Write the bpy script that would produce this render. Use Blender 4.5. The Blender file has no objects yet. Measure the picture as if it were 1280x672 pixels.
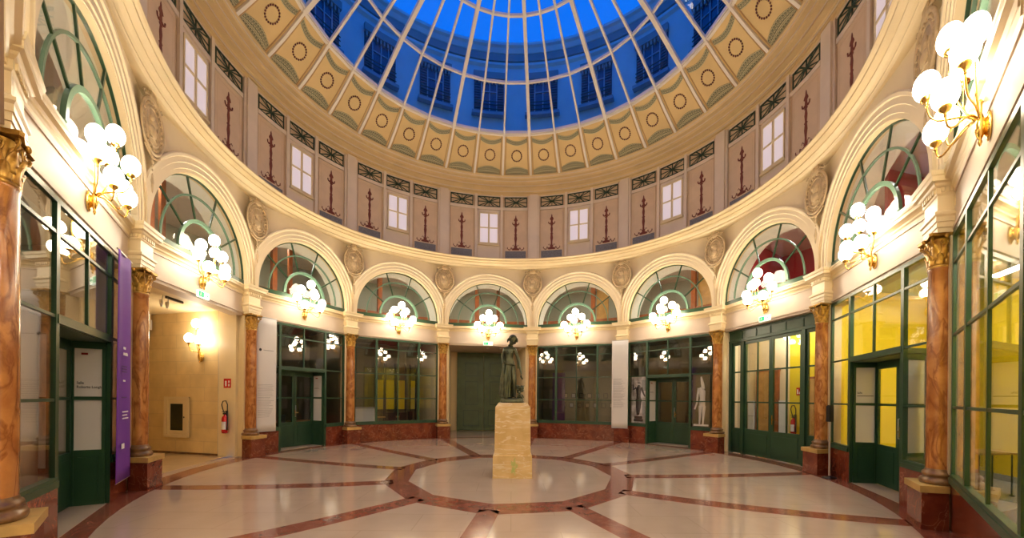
import bpy, bmesh, math, random
from mathutils import Vector, Matrix, noise
random.seed(7)
PI = math.pi
C = bpy.context.scene.collection
R0 = 7.0                      # radius of the glazed wall line, metres
# ------------------------------------------------------------------ plan of the hall
# The hall is laid out in twelve equal bays; k is the bay coordinate (0..12, one unit per bay) and
# the circular plan is warped about the camera, slightly egg-shaped, imitating a Panini projection.
PH0, DD, PP, YAW = 0.1229, 1.0533*7, 0.7455, 0.0027
def az(k): return PH0 + (k-5)*PI/6
def W(X, Y, Z):
    Y = Y + DD
    x = X*math.cos(YAW) - Y*math.sin(YAW); y = X*math.sin(YAW) + Y*math.cos(YAW)
    return Vector((x, (PP*math.hypot(x, y) + y)/(1+PP), Z))
def flat(k, rad=R0, z0=0.0, rot=0.0, t0=0.0, n0=0.0, s=1.0):
    a = az(k); O = (rad*math.sin(a), rad*math.cos(a))
    T = (math.cos(a), -math.sin(a)); N = (-math.sin(a), -math.cos(a))
    c_, s_ = math.cos(rot), math.sin(rot)
    def f(t, n, z):
        t, n, z = t*s, n*s, z*s
        t, n = t*c_ - n*s_ + t0, t*s_ + n*c_ + n0
        return W(O[0]+t*T[0]+n*N[0], O[1]+t*T[1]+n*N[1], z+z0)
    return f
def cyl(k0, rad=R0, z0=0.0, rot=0.0):
    def f(t, n, z):
        a = az(k0) + t/rad; r = rad - n
        return W(r*math.sin(a), r*math.cos(a), z+z0)
    return f
def comp(f, t=0, n=0, z=0, ry=0.0, s=1.0, tilt=0.0):
    c_, s_ = math.cos(ry), math.sin(ry); ct, st = math.cos(tilt), math.sin(tilt)
    def g(a, b, c):
        a, b, c = a*s, b*s, c*s
        b, c = b*ct - c*st, b*st + c*ct
        a, b = a*c_ - b*s_, a*s_ + b*c_
        return f(a+t, b+n, c+z)
    return g
RAW = lambda t, n, z: Vector((t, n, z))
# ------------------------------------------------------------------ mesh kit
class M:
    def __init__(s): s.v=[]; s.f=[]; s.s=[]; s.m=[]; s.mi=0; s.fn=RAW
    def at(s, fn): s.fn=fn; return s
    def add(s, vs, fs, smooth=False, fn=None):
        fn = fn or s.fn; o=len(s.v)
        s.v += [fn(*p) for p in vs]
        for f in fs: s.f.append([i+o for i in f]); s.s.append(smooth); s.m.append(s.mi)
        return s
    def box(s, t0,t1,n0,n1,z0,z1, seg=1, segz=1):
        vs=[]; fs=[]
        T=[t0+(t1-t0)*i/seg for i in range(seg+1)]; Zs=[z0+(z1-z0)*i/segz for i in range(segz+1)]
        for t in T:
            for z in Zs: vs += [(t,n0,z),(t,n1,z)]
        h=2*(segz+1)
        for i in range(seg):
            for j in range(segz):
                a=i*h+2*j; b=a+h
                fs += [(a,b,b+2,a+2),(a+1,a+3,b+3,b+1)]
            a=i*h; b=a+h; fs += [(a,a+1,b+1,b)]
            a=i*h+2*segz; b=a+h; fs += [(a,b,b+1,a+1)]
        for j in range(segz):
            a=2*j; fs += [(a,a+2,a+3,a+1)]
            a=seg*h+2*j; fs += [(a,a+1,a+3,a+2)]
        return s.add(vs,fs)
    def tube(s, pts, rad, ns=8, cap=True, smooth=True):
        P=[Vector(p) for p in pts]; n=len(P)
        rr = rad if isinstance(rad,(list,tuple)) else [rad]*n
        vs=[]; fs=[]; up=None
        for i,p in enumerate(P):
            d=(P[min(i+1,n-1)]-P[max(i-1,0)])
            if d.length<1e-9: d=Vector((0,0,1))
            d.normalize()
            if up is None:
                up = Vector((0,0,1)) if abs(d.z)<.9 else Vector((1,0,0))
            a=d.cross(up)
            if a.length<1e-6: a=d.cross(Vector((0,1,0)))
            a.normalize(); b=a.cross(d); up=b
            for j in range(ns):
                th=2*PI*j/ns; q=p+(a*math.cos(th)+b*math.sin(th))*rr[i]; vs.append(tuple(q))
        for i in range(n-1):
            for j in range(ns):
                j2=(j+1)%ns; fs.append((i*ns+j,i*ns+j2,(i+1)*ns+j2,(i+1)*ns+j))
        s.add(vs,fs,smooth)
        if cap:
            s.add(vs[:ns],[tuple(range(ns))]); s.add(vs[-ns:],[tuple(range(ns))])
        return s
    def lathe(s, prof, c=(0,0,0), ns=20, smooth=True, a0=0, a1=2*PI, sx=1, sy=1):
        full = abs(a1-a0-2*PI)<1e-6; na = ns if full else ns+1
        vs=[]; fs=[]
        for r,z in prof:
            for j in range(na):
                th=a0+(a1-a0)*j/ns; vs.append((c[0]+r*sx*math.cos(th), c[1]+r*sy*math.sin(th), c[2]+z))
        for i in range(len(prof)-1):
            for j in range(ns):
                j2=(j+1)%na; fs.append((i*na+j,i*na+j2,(i+1)*na+j2,(i+1)*na+j))
        s.add(vs,fs,smooth)
        if full:
            for i in (0,len(prof)-1):
                if prof[i][0]>1e-4: s.add([vs[i*na+j] for j in range(na)],[tuple(range(na))])
        return s
    def sphere(s, c, r, nu=14, nv=9, sc=(1,1,1)):
        vs=[(c[0],c[1],c[2]-r*sc[2])]; fs=[]
        for i in range(1,nv):
            ph=-PI/2+PI*i/nv
            for j in range(nu):
                th=2*PI*j/nu
                vs.append((c[0]+r*sc[0]*math.cos(ph)*math.cos(th), c[1]+r*sc[1]*math.cos(ph)*math.sin(th), c[2]+r*sc[2]*math.sin(ph)))
        vs.append((c[0],c[1],c[2]+r*sc[2]))
        for j in range(nu): fs.append((0,1+(j+1)%nu,1+j))
        for i in range(nv-2):
            for j in range(nu):
                a=1+i*nu+j; b=1+i*nu+(j+1)%nu; fs.append((a,b,b+nu,a+nu))
        L=len(vs)-1
        for j in range(nu): fs.append((L,L-nu+j,L-nu+(j+1)%nu))
        return s.add(vs,fs,True)
    def prism(s, outline, n0, n1):
        k=len(outline); vs=[(t,n0,z) for t,z in outline]+[(t,n1,z) for t,z in outline]
        fs=[tuple(range(k)),tuple(range(2*k-1,k-1,-1))]+[(i,(i+1)%k,k+(i+1)%k,k+i) for i in range(k)]
        return s.add(vs,fs)
    def band(s, lo, hi, n0, n1):
        "solid strip between two polylines of (t,z)"
        k=len(lo); vs=[]; fs=[]
        for (a,b),(c,d) in zip(lo,hi): vs += [(a,n0,b),(c,n0,d),(c,n1,d),(a,n1,b)]
        for i in range(k-1):
            p=4*i; q=p+4
            fs += [(p,p+1,q+1,q),(p+1,p+2,q+2,q+1),(p+2,p+3,q+3,q+2),(p+3,p,q,q+3)]
        fs += [(0,1,2,3),(4*k-4,4*k-1,4*k-2,4*k-3)]
        return s.add(vs,fs)
    def ring(s, prof, k0=0, k1=12, step=12, smooth=False):
        "closed profile [(n,z)] swept round the hall"
        n=int(round((k1-k0)*step)); full=abs(k1-k0-12)<1e-6; L=len(prof); na=n if full else n+1
        vs=[]
        for i in range(na):
            a=az(k0+(k1-k0)*i/n)
            for q,z in prof:
                r=R0-q; vs.append((r*math.sin(a), r*math.cos(a), z))
        fs=[]
        for i in range(n):
            i2=(i+1)%na
            for j in range(L):
                j2=(j+1)%L; fs.append((i*L+j,i*L+j2,i2*L+j2,i2*L+j))
        if not full: fs += [tuple(range(L)), tuple(range(n*L,(n+1)*L))[::-1]]
        return s.add(vs,fs,smooth,fn=W)
    def polyring(s, prof, k0=0, k1=12, seg=6):
        "closed profile [(n,z)] run flat across each bay, mitred at the columns"
        tn=math.tan(PI/12)
        for k in range(k0,k1):
            f=flat(k+.5,R0); L=len(prof); vs=[]
            for i in range(seg+1):
                q=-1+2*i/seg
                for n,z in prof: vs.append((q*(R0-n)*tn,n,z))
            fs=[]
            for i in range(seg):
                for j in range(L):
                    j2=(j+1)%L; fs.append((i*L+j,i*L+j2,(i+1)*L+j2,(i+1)*L+j))
            fs += [tuple(range(L)), tuple(range(seg*L,(seg+1)*L))[::-1]]
            s.add(vs,fs,False,fn=f)
        return s
    def sweep(s, prof, path):
        "profile [(o,z)] swept along an open (t,n) path, o = offset to the left-hand outside, mitred"
        P=[Vector((a,b,0)) for a,b in path]; L=len(prof); vs=[]
        for i,p in enumerate(P):
            if i==0: d=(P[1]-P[0]).normalized(); nrm=Vector((-d.y,d.x,0)); k=1
            elif i==len(P)-1: d=(P[-1]-P[-2]).normalized(); nrm=Vector((-d.y,d.x,0)); k=1
            else:
                d1=(P[i]-P[i-1]).normalized(); d2=(P[i+1]-P[i]).normalized()
                n1=Vector((-d1.y,d1.x,0)); n2=Vector((-d2.y,d2.x,0)); nrm=(n1+n2).normalized(); k=1/max(.3,nrm.dot(n1))
            for o,z in prof: q=p+nrm*o*k; vs.append((q.x,q.y,z))
        fs=[]
        for i in range(len(P)-1):
            for j in range(L-1): fs.append((i*L+j,i*L+j+1,(i+1)*L+j+1,(i+1)*L+j))
        return s.add(vs,fs)
    def grid(s, fun, nu, nv, smooth=True, thick=None):
        vs=[fun(i/nu,j/nv) for i in range(nu+1) for j in range(nv+1)]
        h=nv+1; fs=[(i*h+j,(i+1)*h+j,(i+1)*h+j+1,i*h+j+1) for i in range(nu) for j in range(nv)]
        if thick:
            o=len(vs); vs=vs+[(a+thick[0],b+thick[1],c+thick[2]) for a,b,c in vs]
            fs=fs+[tuple(x+o for x in f[::-1]) for f in fs]
            rim=[i*h for i in range(nu+1)]+[nu*h+j for j in range(1,h)]+[i*h+nv for i in range(nu-1,-1,-1)]+[j for j in range(nv-1,0,-1)]
            for a in range(len(rim)):
                b=rim[(a+1)%len(rim)]; fs.append((rim[a],b,b+o,rim[a]+o))
        return s.add(vs,fs,smooth)
    def text(s, txt, size, t=0, n=0, z=0, ext=.002):
        cu=bpy.data.curves.new('t','FONT'); cu.body=txt; cu.size=size; cu.extrude=ext; cu.resolution_u=2
        ob=bpy.data.objects.new('t',cu); C.objects.link(ob)
        bpy.context.view_layer.update()
        me=bpy.data.meshes.new_from_object(ob.evaluated_get(bpy.context.evaluated_depsgraph_get()))
        s.add([(v.co.x+t, n+v.co.z, v.co.y+z) for v in me.vertices],[tuple(p.vertices) for p in me.polygons])
        bpy.data.objects.remove(ob); bpy.data.curves.remove(cu); bpy.data.meshes.remove(me)
        return s
    def build(s, name, mats, parent=None, origin=None, label=None, cat=None, group=None, kind=None):
        if not isinstance(mats,(list,tuple)): mats=[mats]
        if parent is not None: org=parent['_o']; org=Vector(org)
        elif origin is not None: org=Vector(origin)
        else: org=Vector((0,0,0))
        me=bpy.data.meshes.new(name)
        me.from_pydata([tuple(v-org) for v in s.v],[],s.f)
        me.polygons.foreach_set('use_smooth',s.s); me.polygons.foreach_set('material_index',s.m)
        for m in mats: me.materials.append(m)
        bm=bmesh.new(); bm.from_mesh(me)
        bmesh.ops.recalc_face_normals(bm,faces=bm.faces); bm.to_mesh(me); bm.free(); me.update()
        o=bpy.data.objects.new(name,me); C.objects.link(o); o['_o']=tuple(org)
        if parent is not None: o.parent=parent
        else: o.location=org
        tag(o,label,cat,group,kind)
        return o
def tag(o, label=None, cat=None, group=None, kind=None):
    if label: o['label']=label
    if cat: o['category']=cat
    if group: o['group']=group
    if kind: o['kind']=kind
def thing(name, loc, label=None, cat=None, group=None, kind=None):
    o=bpy.data.objects.new(name,None); o.empty_display_size=.2; C.objects.link(o)
    o.location=loc; o['_o']=tuple(loc); tag(o,label,cat,group,kind); return o
# ------------------------------------------------------------------ materials
def mat(name, col, rough=.5, metal=0, spec=.5, coat=0, noise_=None, bump=None, emis=None, es=1, veins=None, alpha=None):
    m=bpy.data.materials.new(name); m.use_nodes=True; nt=m.node_tree; b=nt.nodes['Principled BSDF']
    b.inputs['Base Color'].default_value=(*col,1); b.inputs['Roughness'].default_value=rough
    b.inputs['Metallic'].default_value=metal; b.inputs['Specular IOR Level'].default_value=spec
    b.inputs['Coat Weight'].default_value=coat; b.inputs['Coat Roughness'].default_value=.08
    tc=nt.nodes.new('ShaderNodeTexCoord'); geo=nt.nodes.new('ShaderNodeNewGeometry')
    last=None
    if noise_:
        sc,amt=noise_[0],noise_[1]; col2=noise_[2] if len(noise_)>2 else tuple(c*(1-amt) for c in col)
        n=nt.nodes.new('ShaderNodeTexNoise'); n.inputs['Scale'].default_value=sc; n.inputs['Detail'].default_value=6
        nt.links.new(geo.outputs['Position'],n.inputs['Vector'])
        r=nt.nodes.new('ShaderNodeValToRGB'); r.color_ramp.elements[0].position=.38; r.color_ramp.elements[1].position=.62
        r.color_ramp.elements[0].color=(*col2,1); r.color_ramp.elements[1].color=(*col,1)
        nt.links.new(n.outputs['Fac'],r.inputs['Fac']); last=r.outputs['Color']
    if veins:
        vs,vd,vc,vw,stretch=veins
        mp=nt.nodes.new('ShaderNodeMapping'); mp.inputs['Scale'].default_value=stretch; mp.inputs['Rotation'].default_value=(.25,.35,0)
        nt.links.new(geo.outputs['Position'],mp.inputs['Vector'])
        n=nt.nodes.new('ShaderNodeTexNoise'); n.inputs['Scale'].default_value=vs; n.inputs['Detail'].default_value=8; n.inputs['Distortion'].default_value=vd
        nt.links.new(mp.outputs['Vector'],n.inputs['Vector'])
        r=nt.nodes.new('ShaderNodeValToRGB'); e=r.color_ramp.elements
        e[0].position=.5-vw; e[0].color=(0,0,0,1); e[1].position=.5; e[1].color=(1,1,1,1); x=e.new(.5+vw); x.color=(0,0,0,1)
        nt.links.new(n.outputs['Fac'],r.inputs['Fac'])
        mx=nt.nodes.new('ShaderNodeMixRGB'); mx.inputs[2].default_value=(*vc,1)
        nt.links.new(r.outputs['Color'],mx.inputs[0])
        if last: nt.links.new(last,mx.inputs[1])
        else: mx.inputs[1].default_value=(*col,1)
        last=mx.outputs['Color']
    if last: nt.links.new(last,b.inputs['Base Color'])
    if bump:
        n=nt.nodes.new('ShaderNodeTexNoise'); n.inputs['Scale'].default_value=bump[0]; n.inputs['Detail'].default_value=4
        nt.links.new(geo.outputs['Position'],n.inputs['Vector'])
        bp=nt.nodes.new('ShaderNodeBump'); bp.inputs['Strength'].default_value=bump[1]; bp.inputs['Distance'].default_value=.02
        nt.links.new(n.outputs['Fac'],bp.inputs['Height']); nt.links.new(bp.outputs['Normal'],b.inputs['Normal'])
    if emis:
        b.inputs['Emission Color'].default_value=(*emis,1); b.inputs['Emission Strength'].default_value=es
    return m
def glass_mat(name, tint=(1,1,1), refl=1.0, rough=0.0):
    m=bpy.data.materials.new(name); m.use_nodes=True; nt=m.node_tree; nt.nodes.clear()
    out=nt.nodes.new('ShaderNodeOutputMaterial'); mx=nt.nodes.new('ShaderNodeMixShader')
    tr=nt.nodes.new('ShaderNodeBsdfTransparent'); tr.inputs[0].default_value=(*tint,1)
    gl=nt.nodes.new('ShaderNodeBsdfGlossy'); gl.inputs['Roughness'].default_value=rough; gl.inputs[0].default_value=(1,1,1,1)
    lw=nt.nodes.new('ShaderNodeLayerWeight'); lw.inputs['Blend'].default_value=.5
    p=nt.nodes.new('ShaderNodeMath'); p.operation='POWER'; p.inputs[1].default_value=5
    nt.links.new(lw.outputs['Facing'],p.inputs[0])
    q=nt.nodes.new('ShaderNodeMath'); q.operation='MULTIPLY_ADD'; q.inputs[1].default_value=.9*min(1,refl); q.inputs[2].default_value=.05*refl; q.use_clamp=True
    nt.links.new(p.outputs[0],q.inputs[0])
    nt.links.new(q.outputs[0],mx.inputs[0]); nt.links.new(tr.outputs[0],mx.inputs[1]); nt.links.new(gl.outputs[0],mx.inputs[2]); nt.links.new(mx.outputs[0],out.inputs[0])
    return m
def brick_mat(name, c1, c2, cm, bw, rh, mortar=.01, rough=.6, scale=1, horizontal=False, spec=.5, coat=0, mix=.35, noise_sc=3):
    m=bpy.data.materials.new(name); m.use_nodes=True; nt=m.node_tree; b=nt.nodes['Principled BSDF']
    b.inputs['Roughness'].default_value=rough; b.inputs['Specular IOR Level'].default_value=spec
    b.inputs['Coat Weight'].default_value=coat; b.inputs['Coat Roughness'].default_value=.06
    geo=nt.nodes.new('ShaderNodeNewGeometry'); sep=nt.nodes.new('ShaderNodeSeparateXYZ'); cb=nt.nodes.new('ShaderNodeCombineXYZ')
    nt.links.new(geo.outputs['Position'],sep.inputs[0])
    if horizontal:
        nt.links.new(sep.outputs['X'],cb.inputs[0]); nt.links.new(sep.outputs['Y'],cb.inputs[1])
    else:
        ad=nt.nodes.new('ShaderNodeMath'); ad.operation='ADD'; nt.links.new(sep.outputs['X'],ad.inputs[0]); nt.links.new(sep.outputs['Y'],ad.inputs[1])
        nt.links.new(ad.outputs[0],cb.inputs[0]); nt.links.new(sep.outputs['Z'],cb.inputs[1])
    br=nt.nodes.new('ShaderNodeTexBrick'); br.inputs['Scale'].default_value=scale
    br.inputs['Color1'].default_value=(*c1,1); br.inputs['Color2'].default_value=(*c2,1); br.inputs['Mortar'].default_value=(*cm,1)
    br.inputs['Mortar Size'].default_value=mortar; br.inputs['Brick Width'].default_value=bw; br.inputs['Row Height'].default_value=rh
    nt.links.new(cb.outputs[0],br.inputs['Vector'])
    n=nt.nodes.new('ShaderNodeTexNoise'); n.inputs['Scale'].default_value=noise_sc; n.inputs['Detail'].default_value=8
    nt.links.new(geo.outputs['Position'],n.inputs['Vector'])
    r=nt.nodes.new('ShaderNodeValToRGB'); r.color_ramp.elements[0].color=(.72,.70,.66,1); r.color_ramp.elements[1].color=(1.1,1.1,1.1,1)
    r.color_ramp.elements[0].position=.3; r.color_ramp.elements[1].position=.7
    nt.links.new(n.outputs['Fac'],r.inputs['Fac'])
    mx=nt.nodes.new('ShaderNodeMixRGB'); mx.blend_type='MULTIPLY'; mx.inputs[0].default_value=mix
    nt.links.new(br.outputs['Color'],mx.inputs[1]); nt.links.new(r.outputs['Color'],mx.inputs[2]); nt.links.new(mx.outputs['Color'],b.inputs['Base Color'])
    return m
CREAM=mat('cream_plaster',(.86,.73,.51),.6,noise_=(1.3,.06),bump=(40,.05))
MEDP=mat('tan_relief_plaster',(.66,.49,.28),.5,noise_=(9,.25))
PIER=mat('cream_paint',(.85,.70,.43),.45,noise_=(1.7,.06))
GOLDP=mat('ochre_cornice_paint',(.83,.68,.42),.4,noise_=(2,.06))
GOLDB=mat('ochre_dome_cornice_paint',(.82,.63,.34),.45,noise_=(2,.06))
FRIEZE=mat('pale_frieze_paint',(.66,.54,.42),.5,noise_=(1.5,.05))
ATTIC=mat('mauve_panel_paint',(.80,.61,.43),.6,noise_=(2.2,.08))
ATTICP=mat('attic_pilaster_paint',(.86,.73,.60),.55,noise_=(2,.06))
BUFF=mat('buff_attic_paint',(.76,.57,.37),.6,noise_=(2,.08))
ORN=mat('oxblood_paint',(.20,.045,.03),.6)
BLUEG=mat('slate_blue_paint',(.24,.24,.27),.6,noise_=(30,.3))
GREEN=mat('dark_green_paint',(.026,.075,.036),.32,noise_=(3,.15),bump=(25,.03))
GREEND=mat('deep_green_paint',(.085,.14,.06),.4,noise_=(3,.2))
MINTLIT=mat('fanlight_green_lit_tone',(.11,.20,.135),.35)  # fan arcs: lamplight put into the colour, lighter than the green bars
GRILLE=mat('green_iron',(.02,.05,.03),.45)
COVE=mat('ochre_cove_paint',(.78,.57,.26),.5,noise_=(1.2,.10))
KEYB=mat('grey_green_band_paint',(.16,.165,.10),.6)
KEYL=mat('pale_key_paint',(.62,.55,.34),.6)
WREATH=mat('wreath_paint',(.13,.03,.03),.6)
RIBM=mat('cream_painted_iron',(.86,.79,.70),.35)
RIBD=mat('ochre_rib_edge',(.50,.30,.13),.5)
MARB=mat('orange_veined_marble',(.56,.235,.06),.22,noise_=(5,.4,(.40,.145,.035)),veins=(2.0,1.0,(.27,.085,.02),.06,(3,3,.9)),coat=.3)
MBASE=mat('brown_marble',(.26,.13,.05),.3,noise_=(8,.4,(.13,.06,.02)))
RED=mat('red_griotte_marble',(.24,.052,.022),.18,noise_=(4,.4,(.15,.028,.014)),veins=(2.2,3,(.40,.16,.09),.012,(1,1,1)),coat=.3)
GSLAB=mat('gold_stone_slab',(.60,.38,.12),.35,noise_=(6,.2))
GILT=mat('gilded_plaster',(.62,.36,.07),.32,metal=.55,noise_=(14,.5,(.34,.17,.03)))
BRASS=mat('polished_brass',(.80,.52,.14),.2,metal=1)
TERR=brick_mat('cream_stone_floor',(.55,.42,.33),(.53,.405,.315),(.45,.34,.26),1.2,.6,.006,rough=.13,horizontal=True,spec=.55,coat=.35,mix=.25,noise_sc=2)
INLAY=mat('red_marble_inlay',(.30,.095,.060),.16,noise_=(5,.35,(.22,.062,.038)),veins=(3,3,(.34,.17,.12),.012,(1,1,1)),coat=.35)
PASSF=brick_mat('yellow_stone_floor',(.60,.44,.24),(.58,.42,.23),(.45,.33,.18),.8,.8,.006,rough=.18,horizontal=True,coat=.2,mix=.25)
STONEW=brick_mat('ashlar_stone_wall',(.86,.66,.33),(.80,.60,.30),(.74,.56,.30),.75,.36,.008,rough=.7,mix=.4)
PEDM=mat('yellow_limestone',(.74,.53,.24),.5,noise_=(3,.2,(.62,.41,.15)),veins=(2.2,1.5,(.80,.66,.42),.03,(.6,.6,3.0)),bump=(30,.15))
BRONZE=mat('dark_bronze',(.11,.115,.06),.36,metal=.55,noise_=(9,.5,(.06,.07,.04)))
WHITEP=mat('white_paper',(.72,.69,.66),.7)
TEXTG=mat('grey_print',(.40,.38,.38),.7)
TEXTK=mat('black_print',(.03,.03,.03),.6)
TEXTR=mat('red_print',(.30,.01,.02),.6)
PURPLE=mat('purple_cloth',(.15,.028,.36),.7,bump=(5,.2))
PURPD=mat('dark_purple_print',(.07,.012,.17),.7)
TEXTW=mat('white_print',(.85,.83,.85),.7)
GLASS=glass_mat('shop_glass',(.96,.97,.96),.95)
GLASSL=glass_mat('lunette_glass',(.97,.98,.97),.5)
GLASSD=glass_mat('dome_glass',(.42,.74,1.0),.3)
YELLOW=mat('bright_yellow_wall',(.80,.60,.015),.55)
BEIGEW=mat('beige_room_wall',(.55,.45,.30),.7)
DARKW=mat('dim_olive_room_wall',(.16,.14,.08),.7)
WHITEW=mat('white_room_wall',(.75,.75,.74),.6)
GREYF=mat('grey_room_floor',(.45,.45,.48),.25)
MEZW=mat('grey_green_mezzanine_wall',(.36,.37,.27),.6)
MEZR=mat('crimson_mezzanine_wall',(.42,.02,.03),.5)
MEZC=mat('mezzanine_ceiling_paint',(.80,.79,.72),.6)
REVEAL=mat('white_arch_soffit',(.92,.94,.88),.5)
WOOD=mat('red_brown_wood',(.36,.10,.025),.4,noise_=(6,.3))
OAK=mat('orange_wood_door',(.60,.34,.10),.45,noise_=(5,.2))
REDP=mat('extinguisher_red',(.55,.01,.015),.25,coat=.4)
BLACK=mat('black_rubber',(.012,.012,.012),.4)
BLACKM=mat('black_metal',(.03,.03,.03),.3,metal=.5)
CHROME=mat('brushed_steel',(.65,.65,.65),.3,metal=1)
ZINC=mat('zinc_roof',(.25,.27,.30),.5)
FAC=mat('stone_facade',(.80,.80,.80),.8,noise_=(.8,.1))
FACD=mat('dark_facade_stone',(.36,.35,.36),.8)  # darker grey stone for facade bands and other dark parts
SHUT=mat('louvre_shutter_paint',(.10,.12,.16),.6)
WPANE=mat('courtyard_window_glass',(.05,.08,.15),.1,spec=.8)
SEXIT=mat('exit_sign_green',(.0,.35,.12),.5,emis=(0,.6,.25),es=.6)
SWHITE=mat('exit_sign_white',(.85,.9,.85),.5,emis=(.8,1,.85),es=.8)
GLOBE=mat('opal_globe',(.9,.88,.8),.3,emis=(1,.85,.64),es=23)
LAMP=mat('ceiling_lamp_glow',(.9,.9,.9),.3,emis=(1,.93,.8),es=14)
SPOTL=mat('small_spot_glow',(.9,.9,.9),.3,emis=(1,.88,.68),es=110)
LAMPM=mat('mezzanine_lamp_glow',(.9,.9,.9),.3,emis=(1,.95,.85),es=80)
LAMPS_=mat('bright_room_lamp',(.9,.9,.9),.3,emis=(1,.95,.85),es=75)
PANEGLOW=mat('window_glass_painted_glow',(.72,.66,.68),.25,emis=(.85,.75,.85),es=.38)  # attic panes: reflected brightness put in as a faint glow
GREYB=mat('dark_bronze_photo',(.07,.05,.045),.6)
MARBLEPH=mat('pale_marble_photo',(.85,.76,.70),.6)
PHBG=mat('photo_background',(.80,.74,.76),.6,noise_=(4,.5,(.42,.36,.35)))
BROWNBG=mat('brown_photo_background',(.17,.12,.05),.6)
KTEXT=mat('dark_frame_print',(.02,.02,.02),.5)
# ------------------------------------------------------------------ camera and sky
cam=bpy.data.cameras.new('camera'); co=bpy.data.objects.new('camera',cam); C.objects.link(co)
co.location=(0,0,1.61); co.rotation_euler=(PI/2,-.0092,0)
cam.sensor_width=36; cam.sensor_fit='HORIZONTAL'; cam.lens=36*437.14/1280; cam.shift_y=(496.71-336)/1280
cam.clip_start=.05; cam.clip_end=200
bpy.context.scene.camera=co
w=bpy.data.worlds.new('dusk_sky'); bpy.context.scene.world=w; w.use_nodes=True
bg=w.node_tree.nodes['Background']; bg.inputs[0].default_value=(.006,.23,.95,1); bg.inputs[1].default_value=.86
sc=bpy.context.scene
sc.view_settings.view_transform='Standard'; sc.view_settings.look='None'; sc.view_settings.gamma=1; sc.view_settings.use_curve_mapping=False
sc.view_settings.exposure=0.22
sc.cycles.max_bounces=8; sc.cycles.transparent_max_bounces=16; sc.cycles.caustics_reflective=False; sc.cycles.caustics_refractive=False
sc.cycles.sample_clamp_indirect=6
# ------------------------------------------------------------------ names for the bays
SL={0:'over the nearest left shopfront',1:'over the open stone passage',2:'over the glazed double doors left of the statue',3:'over the shop window left of the green door',4:'over the green door',5:'over the shop window right of the statue',6:'over the door between statue photographs',7:'over the green french doors',8:'over the yellow-lit doorway',9:'over the nearest yellow-lit window',10:'above the viewer',11:'behind the viewer on the left'}
BAY={0:'nearest shopfront on the left',1:'open stone passage on the left',2:'shopfront with glazed double doors left of the statue',
3:'shop window left of the big green door',4:'big panelled green door behind the statue',5:'shop window right of the statue',
6:'shopfront door between two statue photographs',7:'tall green french doors on the right',8:'yellow-lit doorway shopfront on the right',
9:'nearest yellow-lit window on the right',10:'opening behind the viewer',11:'window behind the viewer on the left'}
# ================================================================== FLOOR
SPW=.15
m=M(); na=96
pts=[(0,0,0)]+[(7.30*math.sin(2*PI*i/na),7.30*math.cos(2*PI*i/na),0) for i in range(na)]
mid=[(r*math.sin(2*PI*i/na),r*math.cos(2*PI*i/na)) for r in (2,4,5.8,7.3) for i in range(na)]
vs=[(0,0,0)]+[(x,y,0) for x,y in mid]+[(7.3*math.sin(2*PI*i/na),7.3*math.cos(2*PI*i/na),-.12) for i in range(na)]
fs=[(0,1+i,1+(i+1)%na) for i in range(na)]
for q in range(4):
    for i in range(na):
        a=1+q*na+i; b=1+q*na+(i+1)%na; fs.append((a,b,b+na,a+na))
m.add(vs,fs,fn=W)
FL=m.build('floor',TERR,kind='structure')
m=M()
def fl(r,a): return (r*math.sin(a),r*math.cos(a))
HI=.003
def slab(m,pts):
    n=len(pts); m.add([(x,y,HI) for x,y in pts]+[(x,y,-.01) for x,y in pts],[tuple(range(n))]+[(i,(i+1)%n,n+(i+1)%n,n+i) for i in range(n)],fn=W)
for k in range(12):
    a=az(k); b=az(k+1)
    inn=[fl(2.11,a),fl(2.11,b)]
    e=.15/2.56
    o=[fl(2.56,a+e),fl(2.56,b-e)]
    slab(m,[inn[0],fl(2.40,a),o[0]]); slab(m,[inn[1],o[1],fl(2.40,b)])
    for j in range(4):
        p=[(inn[0][c]*(1-j/4)+inn[1][c]*j/4) for c in (0,1)]; q=[(inn[0][c]*(1-(j+1)/4)+inn[1][c]*(j+1)/4) for c in (0,1)]
        r_=[(o[0][c]*(1-j/4)+o[1][c]*j/4) for c in (0,1)]; s_=[(o[0][c]*(1-(j+1)/4)+o[1][c]*(j+1)/4) for c in (0,1)]
        slab(m,[p,q,s_,r_])
    # spoke
    T=(math.cos(a),-math.sin(a)); D=(math.sin(a),math.cos(a))
    for j in range(8):
        r1=2.40+(6.62-2.40)*j/8; r2=2.40+(6.62-2.40)*(j+1)/8
        slab(m,[(D[0]*r1-T[0]*SPW,D[1]*r1-T[1]*SPW),(D[0]*r1+T[0]*SPW,D[1]*r1+T[1]*SPW),(D[0]*r2+T[0]*SPW,D[1]*r2+T[1]*SPW),(D[0]*r2-T[0]*SPW,D[1]*r2-T[1]*SPW)])
    for j in range(8):
        c=a+(b-a)*j/8; d=a+(b-a)*(j+1)/8
        slab(m,[fl(6.60,c),fl(6.60,d),fl(7.02,d),fl(7.02,c)])
m.build('floor_inlay',INLAY,parent=FL)
# small stone sills in the door recesses, passage floors
m=M()
for k in (0,2,6,8): m.at(flat(k+.5,6.88)); m.box(-.80,.80,-.62,-.02,-.02,.006,seg=3)
m.build('threshold',mat('grey_threshold_stone',(.42,.33,.24),.4),parent=FL)
for nm,k,rr in (('floor_passage_left',1,16),('floor_passage_green_door',4,10.2),('floor_passage_right',7,12.5)):
    m=M().at(flat(k+.5)); m.box(-1.9,1.9,-(rr-7),-.30 if k!=4 else -.06,-.1,.0015,seg=6,segz=1); m.build(nm,PASSF if k!=4 else TERR,kind='structure')
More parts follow.
